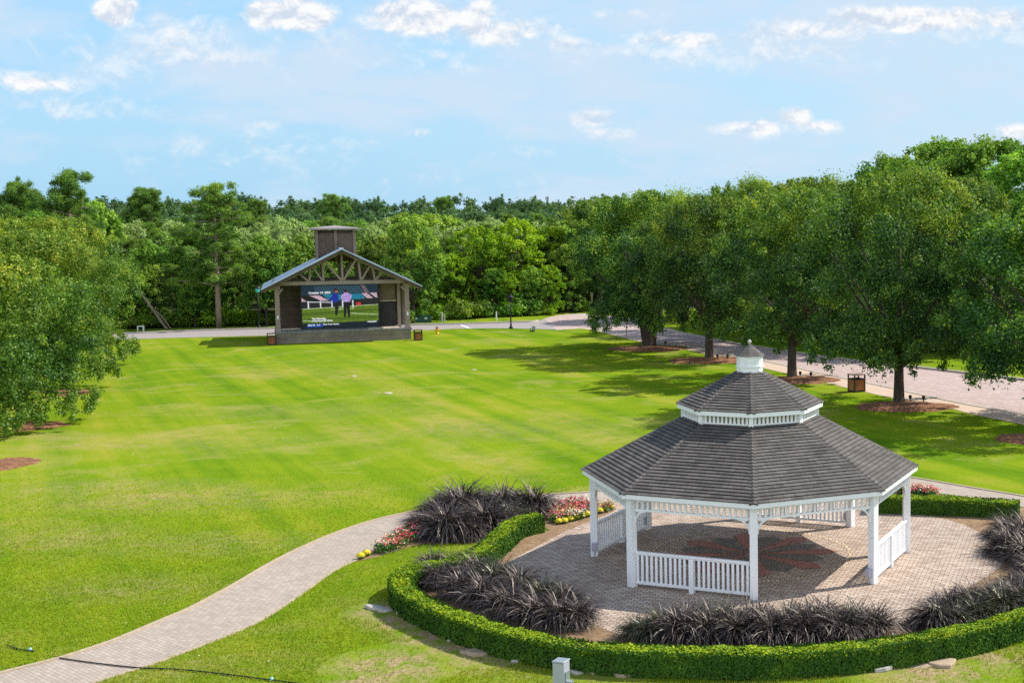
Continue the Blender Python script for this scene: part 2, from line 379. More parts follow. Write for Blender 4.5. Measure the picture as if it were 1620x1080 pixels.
def shingles():
    t = NT('weathered_shingles'); v = t.coord('UV')
    b = t.node('ShaderNodeTexBrick'); t.set(b, 'Vector', v); t.set(b, 'Color1', (0,0,0)); t.set(b, 'Color2', (1,1,1)); t.set(b, 'Mortar', (.3,.3,.3))
    t.set(b, 'Scale', 1.); t.set(b, 'Mortar Size', .004); t.set(b, 'Brick Width', .31); t.set(b, 'Row Height', .124); t.set(b, 'Mortar Smooth', .2); t.set(b, 'Bias', .0)
    o = t.coord('Object'); n = t.noise(o, 1.6, 6, .7, .5); n2 = t.noise(o, 55, 3, .7); n3 = t.noise(t.coord('UV', scale=(3., .5, 1)), 1.3, 4, .6)
    c = t.ramp(b.outputs['Color'], [(0, (.050,.045,.041)), (.5, (.078,.071,.065)), (1, (.118,.108,.099))])
    c = t.mix(t.rng(n, .38, .68, 0, .65), c, (.165,.148,.132))
    c = t.mix(t.rng(n3, .5, .75, 0, .45), c, (.045,.040,.042))
    c = t.mix(t.rng(n2, .35, .75, 0, .35), c, (.16,.15,.138))
    c = t.mix(b.outputs['Fac'], c, (.02,.018,.017))
    return t.pbr(c, .88, .2, bump=t.bump(t.math('SUBTRACT', n2, b.outputs['Fac']), .6, .008))
M['shingle'] = shingles()
def wood(name, a, b, plank=.16, axis='Z', gap=(.015,.012,.01)):
    t = NT(name); v = t.coord('Object')
    s = {'Z': (1.2, 1.2, 14), 'X': (14, 1.2, 1.2)}[axis]
    n = t.noise(t.coord('Object', scale=s), 2, 6, .7, .4); n2 = t.noise(v, .9, 4, .6)
    sp = t.node('ShaderNodeSeparateXYZ'); t.l.new(v, sp.inputs[0])
    z = sp.outputs['Z' if axis == 'Z' else 'X']
    fr = t.math('FRACT', t.math('DIVIDE', z, plank)); ln = t.math('LESS_THAN', fr, .09)
    pid = t.math('FRACT', t.math('MULTIPLY', t.math('FLOOR', t.math('DIVIDE', z, plank)), .377))
    c = t.mix(t.rng(n, .3, .7), a, b); c = t.mix(t.math('MULTIPLY', pid, .4), c, tuple(x*.5 for x in a)); c = t.mix(t.rng(n2, .45, .75, 0, .4), c, tuple(x*1.4 for x in b))
    c = t.mix(ln, c, gap)
    return t.pbr(c, .85, .2, bump=t.bump(t.math('SUBTRACT', n, ln), .5, .01))
M['grey_wood'] = wood('weathered_grey_wood', (.19,.145,.125), (.37,.30,.26), 9.)
M['brown_plank'] = wood('brown_plank_wall', (.060,.042,.032), (.145,.105,.08), .15)
M['base_plank'] = wood('stage_base_planks', (.15,.12,.095), (.33,.28,.225), .19)
M['deck'] = wood('grey_deck_boards', (.19,.185,.175), (.30,.29,.27), .15, 'X')
M['louvre'] = wood('dark_slat_wood', (.04,.038,.04), (.10,.09,.085), .1, 'X')
M['tower_wood'] = wood('tower_wood', (.13,.097,.075), (.25,.195,.15), 9.)
M['metal_roof'] = simple('blue_grey_metal_roof', (.42,.52,.64), .38, .5, .2, var=.1, scale=.6, bump=.03)
M['tower_cap'] = simple('taupe_metal', (.30,.26,.23), .5, .3, .2)
M['dark_metal'] = simple('dark_metal', (.02,.02,.022), .45, .4, .4)
M['grey_metal'] = simple('grey_metal', (.32,.36,.38), .4, .4, .5, var=.08)
M['blue_grey'] = simple('blue_grey_painted_metal', (.42,.42,.50), .4, .4, .2, var=.12, scale=4)
M['cream'] = simple('cream_plaster', (.45,.43,.38), .8, .2)
M['bin_wood'] = wood('bin_wood', (.23,.085,.03), (.38,.16,.06), .075, 'X', gap=(.05,.02,.01))
M['box_green'] = simple('dark_green_metal', (.03,.10,.075), .5, .3)
M['yellow'] = simple('yellow_paint', (.70,.42,.02), .4, .4, var=.05)
M['red'] = simple('faded_red_cap', (.25,.12,.12), .5, .3)
M['stone'] = simple('pale_fieldstone', (.40,.38,.33), .9, .2, var=.35, scale=5, bump=.5, bd=.03)
M['tan_stone'] = simple('tan_flagstone', (.38,.29,.20), .9, .2, var=.35, scale=5, bump=.5, bd=.03)
M['plywood'] = simple('pale_plywood', (.55,.46,.34), .8, .2)
def bark(name, a, b):
    t = NT(name); n = t.noise(t.coord('Object', scale=(5, 5, .9)), 2.4, 6, .7, .5)
    return t.pbr(t.mix(t.rng(n, .3, .7), a, b), .95, .1, bump=t.bump(n, 1., .06))
M['oak_bark'] = bark('oak_bark', (.035,.028,.022), (.13,.105,.085))
M['pine_bark'] = bark('pine_bark', (.20,.14,.10), (.42,.33,.26))
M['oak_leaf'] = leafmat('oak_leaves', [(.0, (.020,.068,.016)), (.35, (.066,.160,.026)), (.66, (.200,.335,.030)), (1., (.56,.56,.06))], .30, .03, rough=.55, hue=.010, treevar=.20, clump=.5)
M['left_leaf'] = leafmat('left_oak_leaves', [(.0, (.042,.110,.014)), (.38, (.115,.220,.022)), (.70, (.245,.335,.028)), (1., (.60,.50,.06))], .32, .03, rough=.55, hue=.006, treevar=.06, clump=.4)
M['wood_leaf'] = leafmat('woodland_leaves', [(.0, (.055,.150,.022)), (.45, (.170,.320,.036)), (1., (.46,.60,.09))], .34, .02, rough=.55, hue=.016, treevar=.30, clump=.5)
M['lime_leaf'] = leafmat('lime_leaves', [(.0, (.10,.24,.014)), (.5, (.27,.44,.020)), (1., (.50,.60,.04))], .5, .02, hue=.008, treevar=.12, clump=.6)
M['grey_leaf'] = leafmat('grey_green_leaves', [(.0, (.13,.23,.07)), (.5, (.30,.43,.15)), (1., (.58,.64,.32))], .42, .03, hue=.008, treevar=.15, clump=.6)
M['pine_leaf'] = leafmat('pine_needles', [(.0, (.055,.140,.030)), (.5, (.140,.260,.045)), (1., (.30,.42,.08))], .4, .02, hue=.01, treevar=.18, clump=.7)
M['far_leaf'] = leafmat('far_pines', [(.0, (.045,.105,.050)), (.5, (.095,.180,.075)), (1., (.19,.29,.11))], .3, .01, hue=.006, treevar=.05, clump=.02)
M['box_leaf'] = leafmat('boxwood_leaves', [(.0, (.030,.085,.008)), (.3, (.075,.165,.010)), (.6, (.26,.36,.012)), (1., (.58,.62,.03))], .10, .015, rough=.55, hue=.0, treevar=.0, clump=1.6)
M['hedge_core'] = simple('hedge_twigs', (.022,.035,.010), .95, .05, var=.4)
M['purple_blade'] = leafmat('dark_purple_blades', [(.0, (.010,.007,.008)), (.45, (.042,.029,.030)), (.74, (.115,.090,.078)), (1., (.36,.32,.25))], .12, .08, rough=.5, hue=.0, treevar=.15, clump=2., gcol=(.8, .74, .68))
M['green_blade'] = leafmat('green_purple_blades', [(.0, (.018,.018,.012)), (.5, (.055,.060,.034)), (.8, (.13,.14,.075)), (1., (.34,.34,.20))], .16, .07, rough=.42, hue=.0, treevar=.1, clump=2., gcol=(.8, .78, .68))
M['turf_blade'] = leafmat('turf_blades', [(.0, (.15,.225,.010)), (.5, (.285,.325,.016)), (1., (.47,.42,.06))], .4, .01, hue=0., treevar=0., clump=.8)
M['bed_leaf'] = leafmat('bedding_leaves', [(.0, (.04,.11,.02)), (.5, (.09,.20,.03)), (1., (.18,.30,.06))], .3, .05, treevar=.05)
def petal(name, stops):
    t = NT(name); a = t.node('ShaderNodeAttribute', attribute_name='v'); return t.pbr(t.ramp(a.outputs['Fac'], stops), .7, .2)
M['petal'] = petal('mixed_petals', [(0., (.45,.015,.03)), (.35, (.55,.04,.10)), (.6, (.70,.17,.22)), (.8, (.62,.24,.07)), (1., (.75,.62,.52))])
M['marigold'] = petal('yellow_petals', [(0., (.62,.50,.02)), (1., (.80,.68,.05))])
for k in ('petal', 'marigold'):
    pass

# ------------------------------------------------------------------ setting: ground, paths, roads
def sheet(name, poly, z, m, kind='structure'):
    me = bpy.data.meshes.new(name); me.from_pydata([(p[0], p[1], z) for p in poly], [], [tuple(range(len(poly)))]); me.materials.append(m); me.update()
    if me.polygons[0].normal.z < 0:
        me.flip_normals()
    o = link(name, me); o['kind'] = kind; return o
def smooth_line(pts, n=6):
    P = [Vector((*p, 0)) if len(p) == 2 else Vector(p) for p in pts]; out = []
    for i in range(len(P)-1):
        p0, p1, p2, p3 = P[max(i-1, 0)], P[i], P[i+1], P[min(i+2, len(P)-1)]
        for k in range(n):
            t_ = k/n; out.append(.5*((2*p1)+(-p0+p2)*t_+(2*p0-5*p1+4*p2-p3)*t_*t_+(-p0+3*p1-3*p2+p3)*t_**3))
    out.append(P[-1]); return out
def kerb(name, line, w, h, m, z0=-.02, kind='structure', parent=None, seg=None):
    mb = MB(); pts = [Vector((p[0], p[1], 0)) for p in line]; ring = []
    for i, p in enumerate(pts):
        d = (pts[min(i+1, len(pts)-1)] - pts[max(i-1, 0)]).normalized(); s = Vector((-d.y, d.x, 0))*w/2
        ring += [(p.x-s.x, p.y-s.y, z0), (p.x+s.x, p.y+s.y, z0), (p.x+s.x, p.y+s.y, h), (p.x-s.x, p.y-s.y, h)]
    fs = [(0, 3, 2, 1), tuple(4*(len(pts)-1)+k for k in range(4))]
    for i in range(len(pts)-1):
        for k in range(4): fs.append((4*i+k, 4*i+(k+1) % 4, 4*i+4+(k+1) % 4, 4*i+4+k))
    mb.add(ring, fs); o = mb.build(name, m, parent)
    if kind: o['kind'] = kind
    return o

ground = sheet('ground', [(-1500, -100), (1500, -100), (1500, 3000), (-1500, 3000)], 0, M['turf'])
# gentle swell of the lawn is below what the picture shows; the sheet is level
M['floor'] = simple('woodland_floor', (.045,.05,.02), .95, .05, var=.5, scale=.7)
ff = [G(-300, 552), G(60, 529), G(205, 521), G(420, 515), G(640, 507.5), G(700, 504), G(790, 498.5), G(862, 495.5), G(960, 490.5)]
sheet('woodland_floor', ff + [(60, 150), (240, 150), (400, 900), (-600, 900), (-200, 105)], .004, M['floor'])

PATH_UP = [G(*p) for p in [(-90,1090),(0,1065),(95,1041),(163,1019),(190,1009),(261,979),(305,960),(370,925),(430,890),(480,865),(540,840),(600,821),(665,807),(740,795),(800,788),(870,782),(925,779),(1000,772),(1100,765),(1200,758),(1320,752),(1400,752),(1445,756),(1520,768.5),(1568,776.5),(1620,785),(1720,804),(1800,822)]]
PATH_LO = [G(*p) for p in [(60,1110),(154,1078),(228,1055),(275,1038),(355,1007),(406,985),(447,960),(490,930),(530,902),(570,883),(600,868),(645,842),(700,824),(760,811),(830,803),(900,799),(960,794),(1030,786),(1120,779),(1210,774),(1320,770),(1400,772),(1450,776),(1510,783),(1560,790),(1610,800),(1700,819),(1790,842)]]
pu, pl = smooth_line(PATH_UP), smooth_line(PATH_LO)
path_poly = [(p.x, p.y) for p in pu] + [(p.x, p.y) for p in reversed(pl)]
sheet('path', path_poly, .008, M['path'])
kerb('path_edging', pu, .10, .04, M['edging'])
kerb('path_edging', pl[:60], .08, .025, M['edging'])

GX, GY, GROT = -0.432, 36.28, 0.0273
plaza_px = [(1000,775),(960,797),(975,806),(930,826),(885,845),(850,864),(812,884),(786,903),(800,925),(850,950),(935,985),(985,1004),(1100,1012),(1290,1012),(1412,988),(1463,970),(1530,930),(1587,893),(1575,865),(1540,837),(1480,818),(1397,809),(1375,800),(1378,762),(1200,762)]
plaza_poly = [(p.x, p.y) for p in smooth_line([G(*p) for p in plaza_px] + [G(*plaza_px[0])], 4)[:-1]]
sheet('plaza', plaza_poly, .014, M['plaza'])
# planting beds between plaza and hedge
def sheet_bed(px, z, m=4): return sheet('planting_bed', [(p.x, p.y) for p in smooth_line([G(*p) for p in px] + [G(*px[0])], m)[:-1]], z, M['mulch'])
HEDGE_PX = [(852,813),(832,817),(812,824),(796,838),(778,853),(758,868),(733,879),(704,886),(672,891),(648,899),(634,911),(636,924),(655,941),(690,958),(735,976),(793,994),(860,1009),(930,1019),(1010,1025),(1093,1027),(1180,1029),(1280,1025),(1360,1018),(1413,1011),(1463,1005),(1513,996),(1563,985),(1620,968),(1680,946),(1730,920)]
HZ = .54
hl = [G(x, y, HZ) for x, y in HEDGE_PX]
inner_poly = [G(972,800), G(930,824), G(890,838)] + hl + [G(1730,860), G(1640,806), G(1600,800), G(1390,796), G(1385,780)]
sheet('planting_bed', inner_poly, .0105, M['mulch'])
BED2 = [(560,889),(600,872),(660,842),(700,820),(790,806),(870,803),(960,797),(978,806),(930,827),(880,842),(850,830),(790,838),(720,857),(660,862),(600,880)]
sheet_bed(BED2, .010)
sheet_bed([(1388,786),(1400,774),(1500,783),(1580,792),(1600,800),(1500,800),(1400,800)], .0105)

# inlay star of red and dark brick in the gazebo floor
star = {'redbrick': MB(), 'darkbrick': MB(), 'border': MB()}
for k in range(16):
    a = k*math.pi/8 + .1; R_ = 2.5 if k % 2 == 0 else 2.15
    key = 'redbrick' if k % 2 == 0 else 'darkbrick'; z = .021
    h = math.pi/16*(.82 if k % 2 == 0 else 1.12)
    z = .024 if k % 2 == 0 else .021; pts = [(GX+.1*math.cos(a), GY+.1*math.sin(a), z), (GX+R_*.86*math.cos(a-h), GY+R_*.86*math.sin(a-h), z), (GX+R_*math.cos(a), GY+R_*math.sin(a), z), (GX+R_*.86*math.cos(a+h), GY+R_*.86*math.sin(a+h), z)]
    star[key].add(pts, [(0, 1, 2, 3)])
for k in range(64):
    a0, a1 = k*math.pi/32, (k+1)*math.pi/32
    star['border'].add([(GX+r*math.cos(a), GY+r*math.sin(a), .018) for (r, a) in ((2.78, a0), (2.95, a0), (2.95, a1), (2.78, a1))], [(0, 1, 2, 3)])
for key, n in (('redbrick', 'red_brick_inlay'), ('darkbrick', 'dark_brick_inlay'), ('border', 'buff_brick_ring')):
    o = star[key].build(n, M[key]); o['kind'] = 'structure'

# roads
lawn_edge = [G(*p) for p in [(880,522),(905,520.5),(928,520.5),(974,531),(1015,541),(1076,551),(1115,560),(1167,573),(1250,592),(1343,614),(1410,629),(1487,641.5),(1542,656),(1620,672),(1760,703)]]
road_near = [G(*p) for p in [(880,521.5),(905,519.5),(935,519),(980,527.5),(1025,536.5),(1085,548),(1120,554),(1167,563),(1250,580),(1320,595.5),(1410,614),(1440,621),(1530,640),(1620,656),(1760,684)]]
road_far = [G(*p) for p in [(862,503.5),(890,498),(930,496),(975,501),(1010,510),(1044,518.7),(1085,529),(1115,534.5),(1159,543.7),(1240,556),(1340,570.5),(1410,577.5),(1500,588),(1620,602),(1760,620)]]
le, rn, rf = smooth_line(lawn_edge), smooth_line(road_near), smooth_line(road_far)
xy = lambda L: [(p.x, p.y) for p in L]
sheet('road', xy(rn) + xy(reversed(rf)), .008, M['roadbrick'])
sheet('sidewalk', xy(le) + xy(reversed(rn)), .012, M['walk'])
kerb('kerb', rn[12:], .16, .05, M['concrete'])
kerb('kerb', rf[18:], .18, .14, M['concrete'])
back_lo = [G(*p) for p in [(-300,566),(0,546),(167,538),(313,533.6),(420,531),(560,527),(669,522.6),(729,520),(810,519.6),(880,521.5)]]
back_up = [G(*p) for p in [(-300,546),(0,534.5),(205,528),(305,524),(420,520.5),(560,517),(649,514.5),(729,513),(810,510.5),(847,509),(862,503.5)]]
bl_, bu_ = smooth_line(back_lo), smooth_line(back_up)
sheet('back_road', xy(bl_) + xy(reversed(bu_)), .006, M['asphalt'])
kerb('kerb', bu_[:-5], .2, .14, M['concrete'])
kerb('kerb', bl_, .2, .05, M['concrete'])
# painted crossing line on the back road
q = [G(727,514), G(731,514), G(747,520), G(742,520)]
sheet('road_marking', q, .012, M['white'])

# pine straw rings under the trees
def ring(px, py, rx, ry, label_, m='straw'):
    c = G(px, py); rg = random.Random(px*7+py); mb = MB(); n = 40; pts = []
    offs = [1+rg.uniform(-.10, .10) for _ in range(n)]
    vs = [(c[0], c[1], .14)]
    for (f, z) in ((.55, .11), (.85, .06), (1., .005)):
        for k in range(n):
            a = 2*math.pi*k/n; vs.append((c[0]+rx*f*offs[k]*math.cos(a), c[1]+ry*f*offs[k]*math.sin(a), z))
    fs = [(0, 1+k, 1+(k+1) % n) for k in range(n)]
    for j in range(2):
        for k in range(n): fs.append((1+j*n+k, 1+(j+1)*n+k, 1+(j+1)*n+(k+1) % n, 1+j*n+(k+1) % n))
    mb.add(vs, fs); o = mb.build('straw_mulch', M[m], smooth=True); o['kind'] = 'stuff'; tag(o, label_, 'mulch'); return o
ring(30, 674, 2.2, 1.5, 'orange pine straw mulch under the front left oak')
ring(8, 734, 1.15, 1.5, 'orange pine straw patch at the left edge of the lawn')
ring(92, 622, 1.7, 1.6, 'orange pine straw mulch under the second left oak')
ring(92, 583, 1.4, 1.6, 'small orange straw patch under the farthest left oak')
ring(1030, 551, 3.1, 2.4, 'shaded pine straw under the thick split trunk oak')
ring(1125, 570, 3.0, 2.2, 'pine straw under the slender trunk oak')
ring(1262, 601, 2.6, 2.0, 'pine straw under the third oak of the right row')
ring(1432, 643, 2.6, 1.9, 'reddish pine straw under the oak beside the brown bin')
ring(1615, 694, 1.1, 1.4, 'dark pine straw patch at the right edge')

# ------------------------------------------------------------------ trees
def oak_variant(seed, Rr, H, z0, leafm, dens=420, L=.19, W=.12, ncl=110, droop=.5, skew=(0, 0)):
    rng = np.random.default_rng(seed); cl = []
    zc = (H+z0)/2; rz = (H-z0)/2
    lobes = [(rng.uniform(0, 6.28), rng.uniform(-.1, .9), rng.uniform(.12, .3)) for _ in range(7)]
    ends = []
    for i in range(ncl):
        a = rng.uniform(0, 2*math.pi); t_ = rng.uniform(-.98, 1)
        f = rng.uniform(.72, 1.03) if i % 4 else rng.uniform(.35, .7)
        lob = 1 + sum(s*math.exp(-((math.atan2(math.sin(a-la), math.cos(a-la)))**2/.35 + (t_-lz)**2/.25)) for la, lz, s in lobes) - .10
        w = (1-abs(t_)**2.3)**.5 if t_ > 0 else (1-abs(t_)**4)**.5
        r = Rr*w*f*lob
        c = (r*math.cos(a)+skew[0]*(t_+.5), r*math.sin(a)+skew[1]*(t_+.5), zc + rz*t_*f*(.9+.15*lob) )
        rc = rng.uniform(.45, 1.1)*Rr*.22
        tint = .24 + .46*max(0, t_+.15) + rng.normal()*.17  # tint rises with height: pale new growth, plus undersides darkened as painted shade
        cl.append((c, rc, tint))
        if f > .75: ends.append(c)
    for i in range(int(ncl*.55)):     # ragged outer sprays
        a = rng.uniform(0, 2*math.pi); t_ = rng.uniform(-.9, 1.0)
        w = (1-abs(t_)**2.3)**.5 if t_ > 0 else (1-abs(t_)**4)**.5
        r = Rr*w*rng.uniform(.98, 1.14)
        cl.append(((r*math.cos(a)+skew[0]*(t_+.5), r*math.sin(a)+skew[1]*(t_+.5), zc+rz*t_*rng.uniform(1.0, 1.1)), rng.uniform(.22, .5)*Rr*.16, .6+.3*max(0, t_)+rng.normal()*.1))
    for i in range(int(ncl*.35)):     # upright leaders on top
        a = rng.uniform(0, 2*math.pi); q_ = rng.random()**.5*.75; r = Rr*q_; zt = zc+rz*(1-q_**2.3)**.5
        for j in range(3): cl.append(((r*math.cos(a)+skew[0], r*math.sin(a)+skew[1], zt-.25+j*.27*(Rr/5)), (.42-.1*j)*Rr/5, .72+rng.normal()*.12))
    for i in range(int(40*droop)):    # hanging skirt
        a = rng.uniform(0, 2*math.pi); r = Rr*rng.uniform(.7, 1.08)
        zz = z0 + .25 - rng.uniform(0, .8)
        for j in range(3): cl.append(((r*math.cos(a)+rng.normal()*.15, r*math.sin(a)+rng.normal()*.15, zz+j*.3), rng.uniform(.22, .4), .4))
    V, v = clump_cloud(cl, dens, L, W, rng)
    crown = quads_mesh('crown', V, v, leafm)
    return crown, ends
def trunk_mesh(seed, ends, r0, fork, H, mbark, n=7, lean=(0, 0), double=False):
    rng = random.Random(seed); mb = MB()
    base = [(0, 0, -.1), (0, 0, .15), (lean[0]*.3, lean[1]*.3, fork*.5), (lean[0], lean[1], fork)]
    if double:
        for s in (-1, 1):
            mb.tube([(s*.12, 0, -.1), (s*.14, 0, .3), (s*.35, .05*s, fork*.7), (s*.8, .1*s, fork*1.4), (s*1.3, 0, H*.6)], [r0*1.1, r0*.85, r0*.7, r0*.55, r0*.2], 10)
    mb.tube(base, [r0*1.45, r0*1.1, r0*.95, r0*.85], 12)
    if not double: mb.tube([base[-1], (lean[0]*1.6, lean[1]*1.6, H*.55), (lean[0]*1.8, lean[1]*1.8, H*.85)], [r0*.8, r0*.45, r0*.12], 9)
    sel = rng.sample(ends, min(n*2, len(ends)))
    for i, e in enumerate(sel):
        s = Vector((lean[0], lean[1], fork*rng.uniform(.85, 1.3))); e = Vector(e); m_ = s.lerp(e, .5) + Vector((rng.uniform(-.3, .3), rng.uniform(-.3, .3), rng.uniform(.0, .7)))
        k = .42 if i < n else .22
        mb.tube([s, s.lerp(m_, .5)+Vector((0, 0, .15)), m_, e], [r0*k*1.2, r0*k, r0*k*.6, r0*.06], 6)
    me_o = mb.build('trunk', mbark, smooth=True); me = me_o.data; bpy.data.objects.remove(me_o); return me
def make_tree(name, crown, trunk, loc, rz, sc, label, cat='tree', group=None):
    t_ = empty(name, (*loc, 0), rz); t_.scale = sc if hasattr(sc, '__len__') else (sc, sc, sc)
    link('trunk', trunk, t_); link('crown', crown, t_)
    return tag(t_, label, cat, group)

OAKS = []
for i, (sd, Rr, H, z0, dbl) in enumerate([(11, 5.2, 10.6, 1.9, True), (12, 4.7, 10.2, 2.2, False), (13, 4.9, 10.6, 2.3, False), (14, 5.3, 11.3, 2.5, False)]):
    c, e = oak_variant(sd, Rr, H, z0, M['oak_leaf'], dens=900, L=.145, W=.088)
    OAKS.append((c, trunk_mesh(sd, e, .42 if dbl else .30, 1.9, H, M['oak_bark'], double=dbl)))
g_r = 'oaks in a row along the brick road'
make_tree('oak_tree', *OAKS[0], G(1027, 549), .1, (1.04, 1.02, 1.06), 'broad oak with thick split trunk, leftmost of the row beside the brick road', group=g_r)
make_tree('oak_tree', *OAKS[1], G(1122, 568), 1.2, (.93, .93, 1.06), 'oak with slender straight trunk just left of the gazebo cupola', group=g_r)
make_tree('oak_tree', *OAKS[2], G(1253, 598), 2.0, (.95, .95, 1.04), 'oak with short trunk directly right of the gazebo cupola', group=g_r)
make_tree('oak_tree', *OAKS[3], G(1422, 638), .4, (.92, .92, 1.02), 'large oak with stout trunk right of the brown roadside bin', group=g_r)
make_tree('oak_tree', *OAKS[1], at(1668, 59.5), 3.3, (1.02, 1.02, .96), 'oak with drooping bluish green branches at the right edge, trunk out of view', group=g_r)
ro = [(945, 140, 0, 1.12, 1.06, 'dark olive oak across the road, its crown nearly touching the ground left of the row'),
      (1085, 124, 2, 1.05, 1.06, 'oak across the road behind the thick split trunk oak'),
      (1185, 112, 3, 1.05, 1.10, 'tall oak across the road behind the gazebo cupola'),
      (1290, 104, 1, 1.2, 1.22, 'rounded oak across the road between the third and fourth trunks'),
      (1395, 97, 2, 1.08, 1.18, 'oak across the road above the brown roadside bin'),
      (1520, 93, 0, 1.02, 1.12, 'oak across the road behind the right end of the row')]
for (px, Y, k, s, sz, lb) in ro:
    make_tree('oak_tree', *OAKS[k], at(px, Y), px*.7, (s, s, sz), lb, group='oaks on the far side of the brick road')
LEFT = []
for i, (sd, Rr, H, z0) in enumerate([(21, 4.6, 8.6, .9), (22, 4.8, 9.6, 1.3)]):
    c, e = oak_variant(sd, Rr, H, z0, M['left_leaf'], dens=850, L=.135, W=.082, ncl=150, droop=1.)
    LEFT.append((c, trunk_mesh(sd, e, .28, 1.7, H, M['oak_bark'])))
g_l = 'oaks along the left side of the lawn'
make_tree('oak_tree', *LEFT[0], at(-14, 60.0), .5, (.92, .92, .93), 'yellow green oak nearest on the left, cut by the frame edge', group=g_l)
make_tree('oak_tree', *LEFT[1], at(58, 72.5), 2.1, (.84, .84, .92), 'green oak on the left, middle of the lawn side trees', group=g_l)
make_tree('oak_tree', *LEFT[1], at(84, 84.5), 4.4, (.98, .98, 1.0), 'farthest oak of the left lawn side, nearest the back road', group=g_l)
make_tree('oak_tree', *LEFT[0], at(-30, 98), 3.4, (1.1, 1.1, 1.16), 'yellowish tree in the upper left behind the lawn side oaks', group=g_l)

# woodland trees: variants
WOOD = {}
def wood_variant(key, seed, Rr, H, z0, leafm, dens, L, W, ncl, bark_='oak_bark', r0=.16):
    c, e = oak_variant(seed, Rr, H, z0, leafm, dens, L, W, ncl, droop=.3)
    WOOD.setdefault(key, []).append((c, trunk_mesh(seed, e, r0, z0+.8, H, M[bark_], n=5)))
for sd, zb in ((31, .8), (32, 2.3), (33, 2.9)): wood_variant('leafy', sd, 2.7, 9., zb, M['wood_leaf'], 900, .22, .13, 110)
for sd in (41, 42, 43): wood_variant('lime', sd, 2.2, 9., 1.6, M['lime_leaf'], 850, .20, .12, 90)
for sd in (51, 52): wood_variant('greygreen', sd, 2.6, 10., 2., M['grey_leaf'], 700, .22, .12, 90, 'pine_bark')
def pine_variant(seed, H, Rr, z0, bark_='pine_bark', dens=330):
    rng = np.random.default_rng(seed); rr = random.Random(seed); mb = MB(); cl = []
    bend = rng.normal(size=2)*.25
    tp = [(bend[0]*(z/H)**2, bend[1]*(z/H)**2, z) for z in np.linspace(-.1, H*.97, 7)]
    mb.tube(tp, [.22*(1-.9*k/6)+.02 for k in range(7)], 8)
    nb = 52
    for i in range(nb):
        f = (i+.5)/nb; z = z0 + (H-z0)*f; a = i*2.4+rng.uniform(-.4, .4)
        r = Rr*(.35+.9*math.sin(math.pi*min(1, .22+f*.74))**.8)*rng.uniform(.35, 1.12)*(1-.2*f)
        b0 = Vector((bend[0]*(z/H)**2, bend[1]*(z/H)**2, z)); e = b0+Vector((r*math.cos(a), r*math.sin(a), rng.uniform(-.1, .55)))
        mb.tube([b0, b0.lerp(e, .5)+Vector((0, 0, .12)), e], [.06, .04, .015], 5)
        for q in (1., .72, .45):
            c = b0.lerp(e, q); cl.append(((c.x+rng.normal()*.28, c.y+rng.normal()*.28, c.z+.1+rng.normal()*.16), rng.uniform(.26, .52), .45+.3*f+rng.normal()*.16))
    cl.append(((bend[0], bend[1], H), .55, .8))
    V, v = clump_cloud(cl, dens*1.5, .30, .05, rng, squash=.9, up=.25, jit=1.2)
    o = mb.build('trunk', M[bark_], smooth=True); me = o.data; bpy.data.objects.remove(o)
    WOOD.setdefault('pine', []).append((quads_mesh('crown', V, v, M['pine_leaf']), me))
for sd, H, Rr, z0 in ((61, 12, 2.7, 3.6), (62, 11, 2.3, 4.2), (63, 12.5, 2.1, 7.2)): pine_variant(sd, H, Rr, z0, dens=900)

rw = random.Random(5)
ORD = ['first','second','third','fourth','fifth','sixth','seventh','eighth','ninth','tenth','eleventh','twelfth','thirteenth','fourteenth','fifteenth','sixteenth','seventeenth','eighteenth','nineteenth','twentieth']
PLAN = []   # (kind, variant, px, Y, height, width factor, row)
# the tall pine in front left of the stage, and others that stand out
PLAN_SPECIAL = [('pine', 0, 347, 117, 12.4, 1.15, 'tall pine with pale bare trunk standing forward of the woods left of the stage'),
    ('pine', 1, 122, 120, 13.6, 1.0, 'tallest pine of the upper left, its top clear above the woods'),
    ('pine', 2, 30, 125, 13., .9, 'thin pine with a flat top at the far upper left'),
    ('pine', 1, 68, 128, 12.3, .75, 'small pine top between the two taller pines at the upper left'),
    ('leafy', 0, 655, 121, 9.4, .9, 'dark bushy tree with vines just right of the stage roof'),
    ('lime', 0, 757, 131, 9.0, 1.15, 'bright lime green tree above the slim white post, right of the stage'),
    ('lime', 1, 822, 133, 9.3, 1.3, 'bright lime green tree with wide crown behind the black lamp post'),
    ('lime', 2, 868, 139, 8.8, 1.2, 'lime green tree partly hidden by the olive oak across the road'),
    ('pine', 0, 246, 172, 13.4, 1.2, 'broad pine top on the skyline midway between far left and the stage'),
    ('pine', 1, 222, 176, 12.4, .9, 'narrow pine top just left of the broad skyline pine'),
    ('pine', 2, 405, 190, 12.3, 1.0, 'pine top on the skyline above the left stage eave'),
    ('pine', 0, 534, 230, 13.6, 1.1, 'dark pine top on the skyline directly above the stage tower'),
    ('pine', 1, 700, 225, 13.0, .9, 'pine top on the skyline above the stout pale marker posts'),
    ('pine', 2, 968, 200, 12.6, 1.2, 'pine top on the skyline just right of the phone mast'),
    ('greygreen', 0, 610, 150, 9.6, 1.0, 'airy grey green tree just right of the stage tower'),
    ('greygreen', 1, 462, 146, 9.8, 1.1, 'airy grey green tree just left of the stage tower'),
    ('lime', 1, 655, 133, 8.4, .9, 'lime green tree rising behind the right slope of the stage roof')]
def scale_for(kind, k, H, wf):
    h0 = {'leafy': 9., 'lime': 9., 'greygreen': 10., 'pine': (12, 11, 12.5)[k]}[kind]
    sz = H/h0; return (sz*wf, sz*wf, sz)
